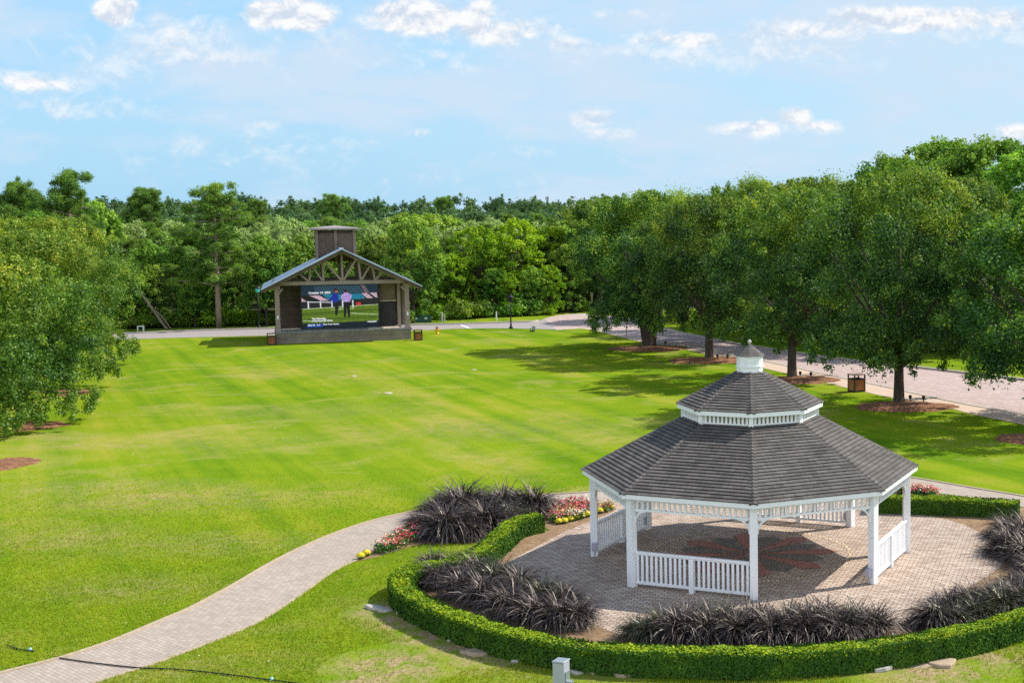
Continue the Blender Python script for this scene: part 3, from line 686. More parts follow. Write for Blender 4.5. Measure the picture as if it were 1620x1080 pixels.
for kind, k, px, Y, H, wf, lb in PLAN_SPECIAL:
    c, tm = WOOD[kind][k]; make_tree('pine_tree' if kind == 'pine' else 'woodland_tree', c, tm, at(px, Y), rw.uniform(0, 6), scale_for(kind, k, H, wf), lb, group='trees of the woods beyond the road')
def fill(row, Y0, pxs, kinds, H0, H1, W0=.85, W1=1.2):
    for px in pxs:
        kind = rw.choice(kinds); PLAN.append([kind, rw.randrange(len(WOOD[kind])), px+rw.uniform(-7, 7), Y0(px)+rw.uniform(-2, 3), rw.uniform(H0, H1), rw.uniform(W0, W1), row])
edge = lambda px: 118 + max(0, px-300)*.022
fill('front row', edge, range(168, 660, 36), ['leafy', 'leafy', 'pine', 'leafy', 'greygreen'], 4.8, 8.0)
fill('front row', edge, range(690, 905, 30), ['leafy', 'leafy', 'leafy', 'lime'], 4.2, 6.8)
fill('second row', lambda p: edge(p)+7, range(180, 900, 33), ['leafy', 'pine', 'leafy', 'greygreen', 'pine'], 6.6, 9.0)
fill('third row', lambda p: edge(p)+16, range(150, 930, 34), ['leafy', 'greygreen', 'pine', 'greygreen'], 7.4, 9.4)
fill('fourth row', lambda p: edge(p)+29, range(140, 960, 36), ['greygreen', 'pine', 'leafy', 'greygreen'], 8.3, 9.5)
fill('rear row', lambda p: edge(p)+48, range(130, 980, 40), ['pine', 'leafy', 'pine', 'greygreen'], 8.6, 10.4, 1.0, 1.3)
fill('front row', lambda p: 147, range(905, 1040, 28), ['leafy', 'leafy'], 6.5, 9.)
fill('front row', lambda p: 112, range(-20, 170, 40), ['leafy', 'pine', 'leafy'], 8.4, 10.)
fill('rear row', lambda p: 126, range(-10, 160, 42), ['leafy', 'leafy', 'pine'], 10., 11.4)
KN = {'leafy': 'leafy tree', 'lime': 'lime green tree', 'greygreen': 'grey green tree', 'pine': 'pine'}
def zone(px):
    return 'at far left' if px < 160 else 'left of the stage' if px < 412 else 'behind the stage' if px < 668 else 'right of the stage'
cnt = {}
PLAN.sort(key=lambda p: p[2])
for p in PLAN: cnt[(p[0], p[6], zone(p[2]))] = cnt.get((p[0], p[6], zone(p[2])), 0)+1
seen = {}
for kind, k, px, Y, H, wf, row in PLAN:
    key = (kind, row, zone(px)); seen[key] = seen.get(key, 0)+1
    lb = ('only ' + KN[kind] if cnt[key] == 1 else ORD[seen[key]-1] + ' ' + KN[kind] + ' from left') + ', ' + row + ' of woods ' + zone(px)
    c, tm = WOOD[kind][k]
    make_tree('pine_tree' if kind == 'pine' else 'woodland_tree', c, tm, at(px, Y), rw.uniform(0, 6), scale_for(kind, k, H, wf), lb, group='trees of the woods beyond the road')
# leaning bare trunk at the edge of the woods
lt = empty('leaning_tree', (*G(264, 521), 0)); mb = MB()
mb.tube([(0, 0, 0), (-1.2, .2, 1.7), (-2.6, .4, 3.6), (-3.5, .5, 5.6)], [.13, .11, .09, .05], 7); mb.tube([(-1.4, .2, 2.0), (-.4, 0, 1.2), (.5, -.2, 0.)], [.05, .05, .06], 6)
mb.build('trunk', M['pine_bark'], lt, smooth=True)
V, v = clump_cloud([((-3.5+random.Random(i).uniform(-.9, .9), .5+random.Random(i+9).uniform(-.6, .6), 5.4+random.Random(i+5).uniform(-.9, 1.2)), .5, .5) for i in range(12)], 500, .3, .06, np.random.default_rng(2))
link('crown', quads_mesh('crown', V, v, M['pine_leaf']), lt); tag(lt, 'leaning tree with pale bare trunk at the woods edge, left of the tall pine', 'tree')
# tall dark trees beyond the right row
TALL = [oak_variant(71, 5.2, 14.4, 4., M['wood_leaf'], 420, .27, .16, 150, droop=0)]
tt = trunk_mesh(71, TALL[0][1], .3, 4., 14, M['oak_bark'])
for (px, Y, s, sz, lb) in [(1490, 112, 1.0, 1.08, 'tall dark green tree rising above the right row, left one of three'), (1575, 106, 1.05, 1.06, 'tall dark green tree rising above the right row, middle one of three'),
                           (1650, 98, 1.0, 1.0, 'tall dark green tree cut by the right edge above the row'), (1412, 122, .62, 1.02, 'narrow dark tree top peeping above the oaks left of the tall trees')]:
    make_tree('broadleaf_tree', TALL[0][0], tt, at(px, Y), px*.3, (s, s, sz), lb, group='tall trees beyond the right row')
# understorey shrubs along the woods edge
SHR = []
for sd in (81, 82, 83):
    rng = np.random.default_rng(sd); cl = [((rng.normal()*.7, rng.normal()*.55, abs(rng.normal()*.35)+.4), rng.uniform(.35, .6), .5+rng.normal()*.15) for _ in range(16)]
    V, v = clump_cloud(cl, 620, .20, .12, rng); SHR.append(quads_mesh('shrub', V, v, M['wood_leaf' if sd < 83 else 'lime_leaf']))
k = 0; sc_ = {}
spx = [(px, 520.5-(px-200)*.031+rw.uniform(-.6, .4)) for px in range(182, 424, 15)] + [(px, 508-(px-668)*.045) for px in range(700, 880, 18)]
spx2 = [(px, Yr) for px, Yr in spx]
znum = {}
for (px, py) in spx2:
    o = link('shrub', SHR[2 if 300 < px < 424 and k % 3 else k % 3]); g = G(px, py-1.5); o.location = (*g, 0); o.rotation_euler = (0, 0, k*1.3); s = rw.uniform(.8, 1.5); o.scale = (s, s, s*rw.uniform(.7, 1.1)); z_ = zone(px); znum[z_] = znum.get(z_, 0)+1
    tag(o, 'low bush at the woods edge ' + z_ + ', ' + ORD[znum[z_]-1] + ' from the left', 'shrub', 'bushes along the woods edge'); k += 1
# shrubs in the shade across the brick road
n_ = 0
for px in range(1135, 1620, 30):
    o = link('shrub', SHR[n_ % 2]); Y = 116-(px-1135)*.062; o.location = (*at(px, Y), 0); o.rotation_euler = (0, 0, n_*1.7); o.scale = (1.9, 1.7, 1.6)
    tag(o, 'dark shaded bush across the brick road, ' + ORD[n_] + ' from the left', 'shrub', 'shaded bushes across the brick road'); n_ += 1

# far wooded ridge: reads as one mass
def forest(name, n, Ya, Yb, pxa, pxb, Ha, Hb, seed, label):
    rng = np.random.default_rng(seed)
    protos = []
    for i in range(5):
        cl = [((rng.normal()*1.25, rng.normal()*1.25, (1-.55*rng.random()**1.2)*10), rng.uniform(.4, 1.0), .5+rng.normal()*.22) for _ in range(26)] + [((rng.normal()*.3, rng.normal()*.3, 10+.4*j_), .6-.1*j_, .8) for j_ in range(3)]
        V, v = clump_cloud(cl, 130, .42, .22, rng, up=.5); protos.append((V, v))
    Vs, vs = [], []
    for i in range(n):
        V, v = protos[i % 5]; Y = rng.uniform(Ya, Yb); px = rng.uniform(pxa, pxb); X, Y = at(px, Y); a = rng.uniform(0, 6.28); H = rng.uniform(Ha, Hb)/10.; w = rng.uniform(.9, 1.5)
        ca, sa = math.cos(a)*w, math.sin(a)*w
        Vs.append(np.stack([V[:, 0]*ca-V[:, 1]*sa+X, V[:, 0]*sa+V[:, 1]*ca+Y, V[:, 2]*H], 1)); vs.append(np.clip(v+rng.normal()*.15, 0, 1))
    o = link(name, quads_mesh(name, np.concatenate(Vs), np.concatenate(vs), M['far_leaf'])); tag(o, label, 'forest', kind='stuff'); return o
forest('forest', 260, 185, 270, -60, 1100, 8.6, 10.6, 91, 'distant mixed woods behind the nearer trees')
forest('forest', 330, 270, 430, -80, 1200, 10.2, 14.6, 92, 'far dark pine ridge along the skyline')

# ------------------------------------------------------------------ gazebo
gz = empty('gazebo', (GX, GY, .014), GROT)
tag(gz, 'white octagonal gazebo with two tier grey shingle roof and small cupola', 'gazebo')
A8 = [R(-90+45*k) for k in range(8)]       # vertex 0 points at the camera side
def V8(r, z, k): a = A8[k % 8]; return Vector((r*math.cos(a), r*math.sin(a), z))
PR = 4.45
for k in range(8):
    mb = MB(); p = V8(PR, 0, k); Mx = Matrix.Translation(p) @ Matrix.Rotation(A8[k], 4, 'Z')
    mb.box(-.10, .10, -.10, .10, 0, 2.38, Mx);
    mb.build('post', M['white'], gz, bevel=.008)
def side(k, f): return V8(PR, 0, k).lerp(V8(PR, 0, k+1), f)
for k in range(8):
    a, b = V8(PR, 0, k), V8(PR, 0, k+1); d = (b-a).normalized(); L = (b-a).length; a2, b2 = a+d*.1, b-d*.1
    # frieze
    fr = MB(); up = Vector((0, 0, 1))
    fr.bar(a2+up*2.34, b2+up*2.34, .10, .10); fr.bar(a2+up*2.05, b2+up*2.05, .07, .055)
    n = 21
    for i in range(n):
        p = a2.lerp(b2, (i+.5)/n); fr.bar(p+up*2.075, p+up*2.30, .062, .03, up=tuple(d.cross(up)))
    fr.build('frieze', M['white'], gz)
    # curved brackets
    for (s, dd) in ((a2, d), (b2, -d)):
        br = MB(); pts = []
        for j in range(7):
            t_ = j/6*math.pi/2; pts.append(s + dd*(.34*(1-math.cos(t_))) + up*(2.02-.36*(1-math.sin(t_))))
        br.tube([p_ for p_ in pts], .03, 6)
        sidev = d.cross(up)*.022; vs = []
        for p_ in pts: vs += [p_-sidev, p_+sidev]
        c0 = s+up*2.02; vs += [c0-sidev, c0+sidev]; m_ = len(pts)
        fs = []
        for j in range(m_-1): fs += [(2*j, 2*j+2, 2*m_), (2*j+1, 2*m_+1, 2*j+3)]
        fs = [f_ for j, f_ in enumerate(fs) if (j//2) in (0, 1, 4, 5)]
        br.add(vs, fs); br.build('bracket', M['white'], gz)
for k in (7, 1, 3, 5):      # railings on alternate sides: front left is side 7
    a, b = V8(PR, 0, k), V8(PR, 0, k+1); d = (b-a).normalized(); a2, b2 = a+d*.1, b-d*.1; up = Vector((0, 0, 1))
    rl = empty('railing'); rl.parent = gz
    mb = MB(); mb.bar(a2+up*.93, b2+up*.93, .11, .05); mb.bar(a2+up*.885, b2+up*.885, .05, .045); mb.build('top_rail', M['white'], rl, bevel=.006)
    mb = MB(); mb.bar(a2+up*.13, b2+up*.13, .06, .07); mb.build('bottom_rail', M['white'], rl)
    mid = a2.lerp(b2, .5); mb = MB(); mb.bar(mid, mid+up*.9, .13, .13, up=tuple(d)); mb.build('middle_post', M['white'], rl)
    mb = MB(); n = 24
    for i in range(n):
        if i in (11, 12): pass
        p = a2.lerp(b2, (i+.5)/n)
        if (p-mid).length < .09: continue
        mb.bar(p+up*.16, p+up*.87, .062, .035, up=tuple(d.cross(up)))
    mb.build('balusters', M['white'], rl)
# roofs with real overlapping courses
def roof_tier(r0, z0, r1, z1, rows, name, th=.05):
    mb = MB()
    for k in range(8):
        e0, e1, t0, t1 = V8(r0, z0, k), V8(r0, z0, k+1), V8(r1, z1, k), V8(r1, z1, k+1)
        nrm = (e1-e0).cross(t0-e0).normalized()
        sl = ((t0+t1)/2-(e0+e1)/2).length; W = (e1-e0).length
        for i in range(rows):
            f0, f1 = i/rows, (i+1)/rows
            A, B, C, D = e0.lerp(t0, f0), e1.lerp(t1, f0), e1.lerp(t1, f1), e0.lerp(t0, f1)
            lift = nrm*.021
            A2, B2 = A+lift, B+lift
            wa = (B-A).length/2; wc = (C-D).length/2
            y0, y1 = sl*f0, sl*f1; s_ = .124/(sl/rows); y0 *= s_; y1 *= s_; ux = k*7.13
            mb.add([A2, B2, C, D], [(0, 1, 2, 3)], [[(ux-wa, y0), (ux+wa, y0), (ux+wc, y1), (ux-wc, y1)]])
            mb.add([A, B, B2, A2], [(0, 1, 2, 3)], [[(ux-wa, y0), (ux+wa, y0), (ux+wa, y0+.002), (ux-wa, y0+.002)]])
    roof = mb.build(name, M['shingle'], gz)
    for k in range(8):
        cap = MB(); n = int(rows*1.0)
        hipn = ((V8(1, 0, k))*((z0-z1)*-1) + Vector((0, 0, r0-r1))).normalized()
        sd = V8(1, 0, k).cross(Vector((0, 0, 1))).normalized()
        for i in range(n):
            p, q = V8(r0, z0, k).lerp(V8(r1, z1, k), i/n), V8(r0, z0, k).lerp(V8(r1, z1, k), (i+1.15)/n)
            w = .115; drop = .045; off = hipn*.034; off2 = hipn*.016
            ps = [p-sd*w-hipn*drop+off, p+off+hipn*.006, p+sd*w-hipn*drop+off, q-sd*w-hipn*drop+off2, q+off2, q+sd*w-hipn*drop+off2]
            u_ = k*3.3+i*.31
            cap.add(ps, [(0, 1, 4, 3), (1, 2, 5, 4)], [[(u_, .0), (u_, .1), (u_+.2, .1), (u_+.2, 0)]]*2)
            cap.add([ps[0], ps[1], ps[2], p-sd*w-hipn*drop, p, p+sd*w-hipn*drop], [(0, 3, 4, 1), (1, 4, 5, 2)], [[(u_, 0)]*4]*2)
        cap.build('hip_cap', M['shingle'], roof)
    ce = MB()      # white underside and fascia
    for k in range(8):
        e0, e1, t0, t1 = V8(r0-.03, z0-.05, k), V8(r0-.03, z0-.05, k+1), V8(r1, z1-.05, k), V8(r1, z1-.05, k+1)
        ce.add([e0, e1, t1, t0], [(0, 3, 2, 1)])
    ce.build('roof_underside', M['white'], gz)
    fa = MB()
    for k in range(8):
        o0, o1, i0, i1 = V8(r0-.02, z0-.005, k), V8(r0-.02, z0-.005, k+1), V8(r0-.08, z0-.005, k), V8(r0-.08, z0-.005, k+1); h = Vector((0, 0, -.12))
        fa.add([o0, o1, o1+h, o0+h, i0, i1, i1+h, i0+h], [(0, 3, 2, 1), (4, 5, 6, 7), (3, 7, 6, 2), (0, 1, 5, 4)])
    fa.build('fascia', M['white'], gz)
    return roof
roof_tier(4.78, 2.50, 1.88, 4.0, 24, 'lower_roof')
cl_ = MB(); up = Vector((0, 0, 1)); RC = 1.88
for k in range(8):
    a, b = V8(RC, 0, k), V8(RC, 0, k+1); d = (b-a).normalized()
    cl_.bar(a+up*3.99, b+up*3.99, .05, .07); cl_.bar(a+up*4.27, b+up*4.27, .05, .07)
    cl_.bar(V8(RC+.01, 3.97, k), V8(RC+.01, 4.33, k), .12, .12, up=tuple(V8(1, 0, k)))
    for i in range(11):
        p = a.lerp(b, (i+1)/12); cl_.bar(p+up*4.02, p+up*4.24, .062, .03, up=tuple(d.cross(up)))
cl_.build('clerestory', M['white'], gz)
bk = MB()
for k in range(8): a, b = V8(RC-.14, 3.96, k), V8(RC-.14, 3.96, k+1); bk.add([a, b, b+up*.35, a+up*.35], [(0, 1, 2, 3)])
bk.build('clerestory_screen', M['cream'], gz)
roof_tier(2.08, 4.36, .34, 5.26, 15, 'upper_roof')
cp = MB(); cp.prism([tuple(V8(.37, 0, k))[:2] for k in range(8)], 5.16, 5.70); cp.prism([tuple(V8(.41, 0, k))[:2] for k in range(8)], 5.16, 5.24); cp.prism([tuple(V8(.40, 0, k))[:2] for k in range(8)], 5.38, 5.42); cp.prism([tuple(V8(.405, 0, k))[:2] for k in range(8)], 5.66, 5.71)
cupola = cp.build('cupola', M['white'], gz)
for k in range(8):
    lv = MB(); a, b = V8(.376, 0, k), V8(.376, 0, k+1)
    for j in range(5):
        z = 5.455+j*.04; lv.bar(a.lerp(b, .2)+up*z, a.lerp(b, .8)+up*z, .02, .026)
    lv.build('louvre', M['white'], cupola)
cr = MB(); n8 = [V8(.45, 5.70, k) for k in range(8)]
for k in range(8):
    ap = Vector((0, 0, 6.03)); cr.add([n8[k], n8[(k+1) % 8], ap], [(0, 1, 2)], [[(k*2.1, 0), (k*2.1+.34, 0), (k*2.1+.17, .5)]])
    cr.add([n8[k], n8[(k+1) % 8], Vector((0, 0, 5.69))], [(0, 2, 1)], [[(0, 0)]*3])
cr.build('cupola_roof', M['shingle'], cupola)
fi = MB(); fi.lathe([(.02, 0), (.03, .03), (.055, .07), (.055, .10), (.02, .14)], 10, (0, 0, 6.0)); fi.build('finial', M['cream'], cupola, smooth=True)
for k, off in ((6, .16), (5, .16), (1, -.16), (3, .16)):
    mb = MB(); p = V8(PR-.02, 0, k); q = V8(1, 0, k); t_ = Vector((-q.y, q.x, 0)); c = p + t_*off
    mb.bar(c+up*.20, c+up*.42, .13, .15, up=tuple(q)); mb.bar(c+up*.0, c+up*.2, .03, .03); mb.build('outlet_box', M['blue_grey'], gz, bevel=.01)

# ------------------------------------------------------------------ hedges
def hedge(name, px, hz, w, label, dens=2300, seed=3, ztop=None):
    line = smooth_line([G(x, y, hz) for (x, y) in px], 8); pts = [Vector((p.x, p.y, 0)) for p in line]
    root = empty(name, (*tuple(pts[0])[:2], 0)); tag(root, label, 'hedge')
    loc = pts[0].copy(); rng = np.random.default_rng(seed)
    pts = [p-loc for p in pts]; n = len(pts); T = []
    for i in range(n): T.append((pts[min(i+1, n-1)]-pts[max(i-1, 0)]).normalized())
    core = MB(); ring = []
    hw = w/2-.05
    for i in range(n):
        s = Vector((-T[i].y, T[i].x, 0))*hw
        ring += [pts[i]-s, pts[i]+s, pts[i]+s*.96+Vector((0, 0, hz-.05)), pts[i]-s*.96+Vector((0, 0, hz-.05))]
    fs = [(0, 3, 2, 1), tuple(4*(n-1)+k for k in range(4))]
    for i in range(n-1):
        for k in range(4): fs.append((4*i+k, 4*i+(k+1) % 4, 4*i+4+(k+1) % 4, 4*i+4+k))
    core.add(ring, fs); core.build('twigs', M['hedge_core'], root)
    P0 = np.array([tuple(p) for p in pts]); seg = np.linalg.norm(np.diff(P0, axis=0), axis=1); cum = np.r_[0, np.cumsum(seg)]; Ltot = cum[-1]
    N = int(dens*Ltot*(w+2*hz)); s = rng.uniform(-.04, Ltot+.04, N); X = np.interp(s, cum, P0[:, 0]); Y = np.interp(s, cum, P0[:, 1])
    Ta = np.array([tuple(t_) for t_ in T]); tx = np.interp(s, cum, Ta[:, 0]); ty = np.interp(s, cum, Ta[:, 1]); nx, ny = -ty, tx
    per = rng.uniform(0, w+2*hz, N); top = (per > hz) & (per < hz+w)
    wob = .03*np.sin(s*1.1)+.025*np.sin(s*2.7+1)+.02*np.sin(s*9.1+per*3)
    off = np.where(top, per-hz-w/2, np.where(per <= hz, -w/2, w/2)*(1+wob*.9)); z = np.where(top, hz+wob*.8, np.where(per <= hz, per, per-hz-w))
    rnd_edge = top & (np.abs(off) > w/2-.08); z = np.where(rnd_edge, z-.03, z)
    inn = rng.random(N)**2*.07
    NX = np.where(top, 0, np.sign(off)*nx); NY = np.where(top, 0, np.sign(off)*ny); NZ = np.where(top, 1., 0.15)
    Pn = np.stack([X+nx*off-NX*inn, Y+ny*off-NY*inn, z-np.where(top, inn, 0)], 1)+rng.normal(size=(N, 3))*.011
    # end caps
    m_ = int(dens*w*hz)
    for (p, t_) in ((P0[0], -Ta[0]), (P0[-1], Ta[-1])):
        o_ = rng.uniform(-w/2, w/2, m_); nn = np.array([-t_[1], t_[0], 0]); pe = p+nn*o_[:, None]+t_*.03; pe[:, 2] = rng.uniform(0, hz, m_)
        Pn = np.concatenate([Pn, pe]); NX = np.r_[NX, np.full(m_, t_[0])]; NY = np.r_[NY, np.full(m_, t_[1])]; NZ = np.r_[NZ, np.full(m_, .2)]
        top = np.r_[top, np.zeros(m_, bool)]
    Nn = norm(np.stack([NX, NY, NZ], 1)*1.0+rng.normal(size=(len(Pn), 3))*.38)
    val = np.clip(np.where(top, .64, .12)+rng.normal(size=len(Pn))*.13, 0, 1); sz = .7+.7*rng.random(len(Pn))  # shade put into leaf colour: side leaves darkened, top leaves brightened
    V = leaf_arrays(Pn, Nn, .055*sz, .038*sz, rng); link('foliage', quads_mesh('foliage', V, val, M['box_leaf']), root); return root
hedge_px = HEDGE_PX
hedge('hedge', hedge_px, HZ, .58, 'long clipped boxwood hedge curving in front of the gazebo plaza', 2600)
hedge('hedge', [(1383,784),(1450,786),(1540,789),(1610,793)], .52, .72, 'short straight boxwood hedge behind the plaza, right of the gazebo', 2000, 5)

# ------------------------------------------------------------------ ornamental grass clumps
def blades(seed, n, Lm, w, spread, m, lo=48):
    rng = np.random.default_rng(seed); S = 5
    az_ = rng.uniform(0, 2*np.pi, n); e0 = rng.uniform(R(lo), R(88), n); L = Lm*rng.uniform(.6, 1.15, n); r0 = rng.random(n)**.5*spread; a0 = rng.uniform(0, 2*np.pi, n)
    curv = rng.uniform(.9, 2.9, n); P = np.zeros((n, S+1, 3)); P[:, 0, 0] = r0*np.cos(a0); P[:, 0, 1] = r0*np.sin(a0); e = e0.copy()
    for k in range(S):
        st = L/S; P[:, k+1, 0] = P[:, k, 0]+np.cos(e)*np.cos(az_)*st; P[:, k+1, 1] = P[:, k, 1]+np.cos(e)*np.sin(az_)*st; P[:, k+1, 2] = P[:, k, 2]+np.sin(e)*st
        e = e-curv/S*(1+.5*k/S)
    P[:, :, 2] = np.maximum(P[:, :, 2], .01)
    sd = np.stack([-np.sin(az_), np.cos(az_), rng.normal(size=n)*.35], 1); W = w*rng.uniform(.7, 1.3, n)
    prof = [.6, 1., .95, .75, .45, .05]; quads = []
    for k in range(S):
        a = P[:, k]-sd*(W*prof[k])[:, None]/2; b = P[:, k]+sd*(W*prof[k])[:, None]/2; c = P[:, k+1]+sd*(W*prof[k+1])[:, None]/2; d = P[:, k+1]-sd*(W*prof[k+1])[:, None]/2
        quads.append(np.stack([a, b, c, d], 1))
    V = np.stack(quads, 1).reshape(-1, 3); val = np.repeat(np.clip(.5+rng.normal(size=n)*.24, 0, 1), S)
    return quads_mesh('grass_clump', V, val, M[m])
BL = [blades(101+i, 560, .98, .023, .17, 'purple_blade' if i != 2 else 'green_blade') for i in range(4)]
BG = blades(111, 560, .88, .022, .16, 'green_blade')
BT = [blades(121+i, 950, 1.42, .030, .22, 'purple_blade', 22) for i in range(3)]; BTG = blades(125, 800, 1.2, .028, .22, 'green_blade', 22)
BEDS = {
 'in the tall mound beside the path': [(708,848,'T',1.05),(668,838,'T',.62),(736,818,'T',1.1),(770,841,'T',1.0),(745,852,'T',.62),(798,812,'T',.95),(812,826,'TG',.8),(843,813,'T',.98),(690,820,'T',.7),(715,806,'T',.8),(765,805,'TG',.85),(800,838,'T',.6)],
 'inside the left bend of the hedge': [(684,906,'S',.85),(696,928,'S',.95),(722,908,'S',.9),(730,944,'S',1.05),(752,918,'S',1.),(765,957,'S',1.1),(785,930,'S',1.05),(805,974,'S',1.1),(822,942,'S',1.05),(848,986,'S',1.1),(858,956,'S',1.),(884,992,'S',1.05),(892,962,'S',.9),(915,990,'S',.95)],
 'between gazebo and front hedge': [(1005,1010,'G',.8),(1030,1013,'G',.85),(1048,1004,'S',.9),(1078,1014,'S',1.1),(1095,1000,'S',.95),(1120,1014,'S',1.05),(1145,1001,'S',1.05),(1168,1016,'S',1.1),(1195,1003,'S',1.05),(1222,1017,'S',1.1),(1248,1003,'S',1.),(1275,1014,'S',1.15),(1300,1000,'S',1.1),(1330,1012,'S',1.1),(1355,1001,'S',1.),(1382,1006,'S',1.)],
 'right of the plaza inside the hedge': [(1478,990,'T',.78),(1500,974,'T',.72),(1512,992,'G',.9),(1535,965,'T',.75),(1548,982,'G',1.),(1570,958,'T',.72),(1585,974,'S',1.1),(1602,955,'T',.7),(1618,966,'S',1.1),(1630,940,'T',.75)],
 'at the right edge beside the plaza': [(1600,876,'T',.95),(1628,892,'T',.9),(1592,848,'T',.75),(1625,858,'T',.95),(1640,915,'T',.8)]}
for bed, lst in BEDS.items():
    lst2 = sorted(lst, key=lambda q: q[0])
    for i, (x, y, kd, s) in enumerate(lst2):
        me = {'T': BT[i % 3], 'TG': BTG, 'S': BL[i % 4], 'G': BG}[kd]
        o = link('grass_clump', me); o.location = (*G(x, y), 0.01); o.rotation_euler = (0, 0, i*2.1+x); s *= (1.06 if 'mound' in bed else .94) if kd[0] == 'T' else 1.06; o.scale = (s, s, s*.95)
        colr = 'greenish' if me.materials[0] is M['green_blade'] else 'dark purple'
        tag(o, f'{colr} grass clump {bed}, {ORD[i]} from left', 'ornamental grass', 'arching grass clumps ' + bed)

# flower beds
def inpoly(P, poly):
    x, y = P[:, 0], P[:, 1]; ins = np.zeros(len(P), bool); n = len(poly); j = n-1
    for i in range(n):
        xi, yi = poly[i]; xj, yj = poly[j]; c = ((yi > y) != (yj > y)) & (x < (xj-xi)*(y-yi)/(yj-yi+1e-12)+xi); ins ^= c; j = i
    return ins
def scatter(poly, n, rng):
    a = np.array(poly); lo, hi = a.min(0), a.max(0); out = np.zeros((0, 2))
    while len(out) < n:
        P = rng.uniform(lo, hi, (n*2, 2)); out = np.concatenate([out, P[inpoly(P, poly)]])
    return out[:n]
def flowers(px, label, seed, dn=1.):
    poly = [G(*p) for p in px]; rng = np.random.default_rng(seed); a = np.array(poly); area = .5*abs(np.dot(a[:, 0], np.roll(a[:, 1], 1))-np.dot(a[:, 1], np.roll(a[:, 0], 1)))
    n = int(area*10)+8; C = scatter(poly, n, rng); cl = [((c[0], c[1], .15), .21, .5) for c in C]
    V, v = clump_cloud(cl, 3200, .075, .04, rng); root = empty('flower_bed', (0, 0, 0)); tag(root, label, 'flowers', kind='stuff')
    link('foliage', quads_mesh('foliage', V, v, M['bed_leaf']), root)
    m_ = 24; P = np.repeat(C, m_, 0)+rng.normal(size=(n*m_, 2))*.13; hue = np.repeat(rng.random(n), m_)
    z = .29+rng.normal(size=n*m_)*.035-.6*np.sum((P-np.repeat(C, m_, 0))**2, 1)
    N_ = norm(np.stack([rng.normal(size=n*m_)*.5, rng.normal(size=n*m_)*.5-.3, np.ones(n*m_)], 1)); P3 = np.c_[P, z]
    V = leaf_arrays(P3, N_, .065, .06, rng); link('blossoms', quads_mesh('blossoms', V, np.clip(hue+rng.normal(size=n*m_)*.07, 0, 1), M['petal']), root)
flowers([(578,880),(600,868),(640,846),(664,836),(664,856),(640,864),(600,880)], 'low bed of pink and red flowers beside the path left of the tall grasses', 7)
flowers([(868,806),(900,800),(935,800),(962,801),(965,808),(930,818),(895,828),(875,826)], 'pink, red and orange flower bed between tall grasses and gazebo', 8)
flowers([(1400,777),(1440,778),(1490,784),(1480,788),(1400,783)], 'red and pink flowers behind the short straight hedge', 9)
rng = np.random.default_rng(44); V, v = clump_cloud([((0, 0, .08), .13, .5)], 16000, .05, .035, rng); mgl = quads_mesh('foliage', V, v, M['bed_leaf'])
d_ = norm(np.abs(rng.normal(size=(170, 3)))*[1, 1, 1]*np.c_[rng.choice([-1, 1], (170, 2)), np.ones(170)]); V = leaf_arrays(np.array([0, 0, .09])+d_*[.14, .14, .12], d_, .06, .055, rng); mgb = quads_mesh('blossoms', V, rng.random(170), M['marigold'])
mar = [(884,829),(893,828),(902,825),(912,822),(921,820),(930,817.5),(940,815),(949,812),(958,809),(966,806)]
for i, (x, y) in enumerate(mar + [(571,884),(580,879.5)]):
    o = empty('marigold_plant', (*G(x, y), .02), i*1.1); link('foliage', mgl, o); link('blossoms', mgb, o); s = .85; o.scale = (s, s, s)
    if i < 10: tag(o, f'yellow marigold clump edging the plaza flower bed, {ORD[i]} from the left', 'marigold', 'yellow marigolds edging the flower beds')
    else: tag(o, 'yellow marigold clump at the path tip of the left flower bed, ' + ('outer one' if i == 10 else 'inner one'), 'marigold', 'yellow marigolds edging the flower beds')

# ------------------------------------------------------------------ foreground turf blades
rng = np.random.default_rng(77)
reg_px = [(-60, 1085), (-60, 690), (420, 690), (760, 690), (940, 720), (980,770),(960, 860), (700, 880), (620, 920), (760, 1040), (1000, 1062), (1300, 1060), (1660, 1010), (1680, 1100)]
reg_poly = [G(*p) for p in reg_px]
P = scatter(reg_poly, 380000, rng)
keep = ~inpoly(P, path_poly) & ~inpoly(P, inner_poly) & ~inpoly(P, [G(*p) for p in BED2]); P = P[keep]
P = P[rng.random(len(P)) < np.clip(1.0-(P[:, 1]-26)/24, 0, 1)**1.3]
for (x, y, rr_) in ((625,1052,1.1),(1475,1062,1.3),(600,965,.55),(628,970,.5),(655,982,.55),(682,994,.6),(712,1006,.6),(742,1022,.65),(775,1036,.6),(940,1062,.5),(990,1064,.5),(1400,1056,.4)):
    g = G(x, y); dd = np.hypot((P[:, 0]-g[0]), (P[:, 1]-g[1])); P = P[(dd > rr_*1.45) | (rng.random(len(P)) < .18)]
n = len(P); hgt = rng.uniform(.025, .06, n); az_ = rng.uniform(0, 6.28, n); dirv = np.stack([np.cos(az_), np.sin(az_), np.zeros(n)], 1); side_ = np.stack([-np.sin(az_), np.cos(az_), np.zeros(n)], 1)
b = np.c_[P, np.zeros(n)]; t_ = b+dirv*(hgt*.6)[:, None]; t_[:, 2] = hgt
V = np.stack([b-side_*.010, b+side_*.010, t_+side_*.004, t_-side_*.004], 1).reshape(-1, 3)
patch = .5+.2*np.sin(P[:, 0]*.9)*np.cos(P[:, 1]*.7)
tg = link('turf_grass', quads_mesh('turf_grass', V, np.clip(patch+rng.normal(size=n)*.13, 0, 1), M['turf_blade'])); tag(tg, 'short green turf blades of the mown lawn', 'grass', kind='stuff')

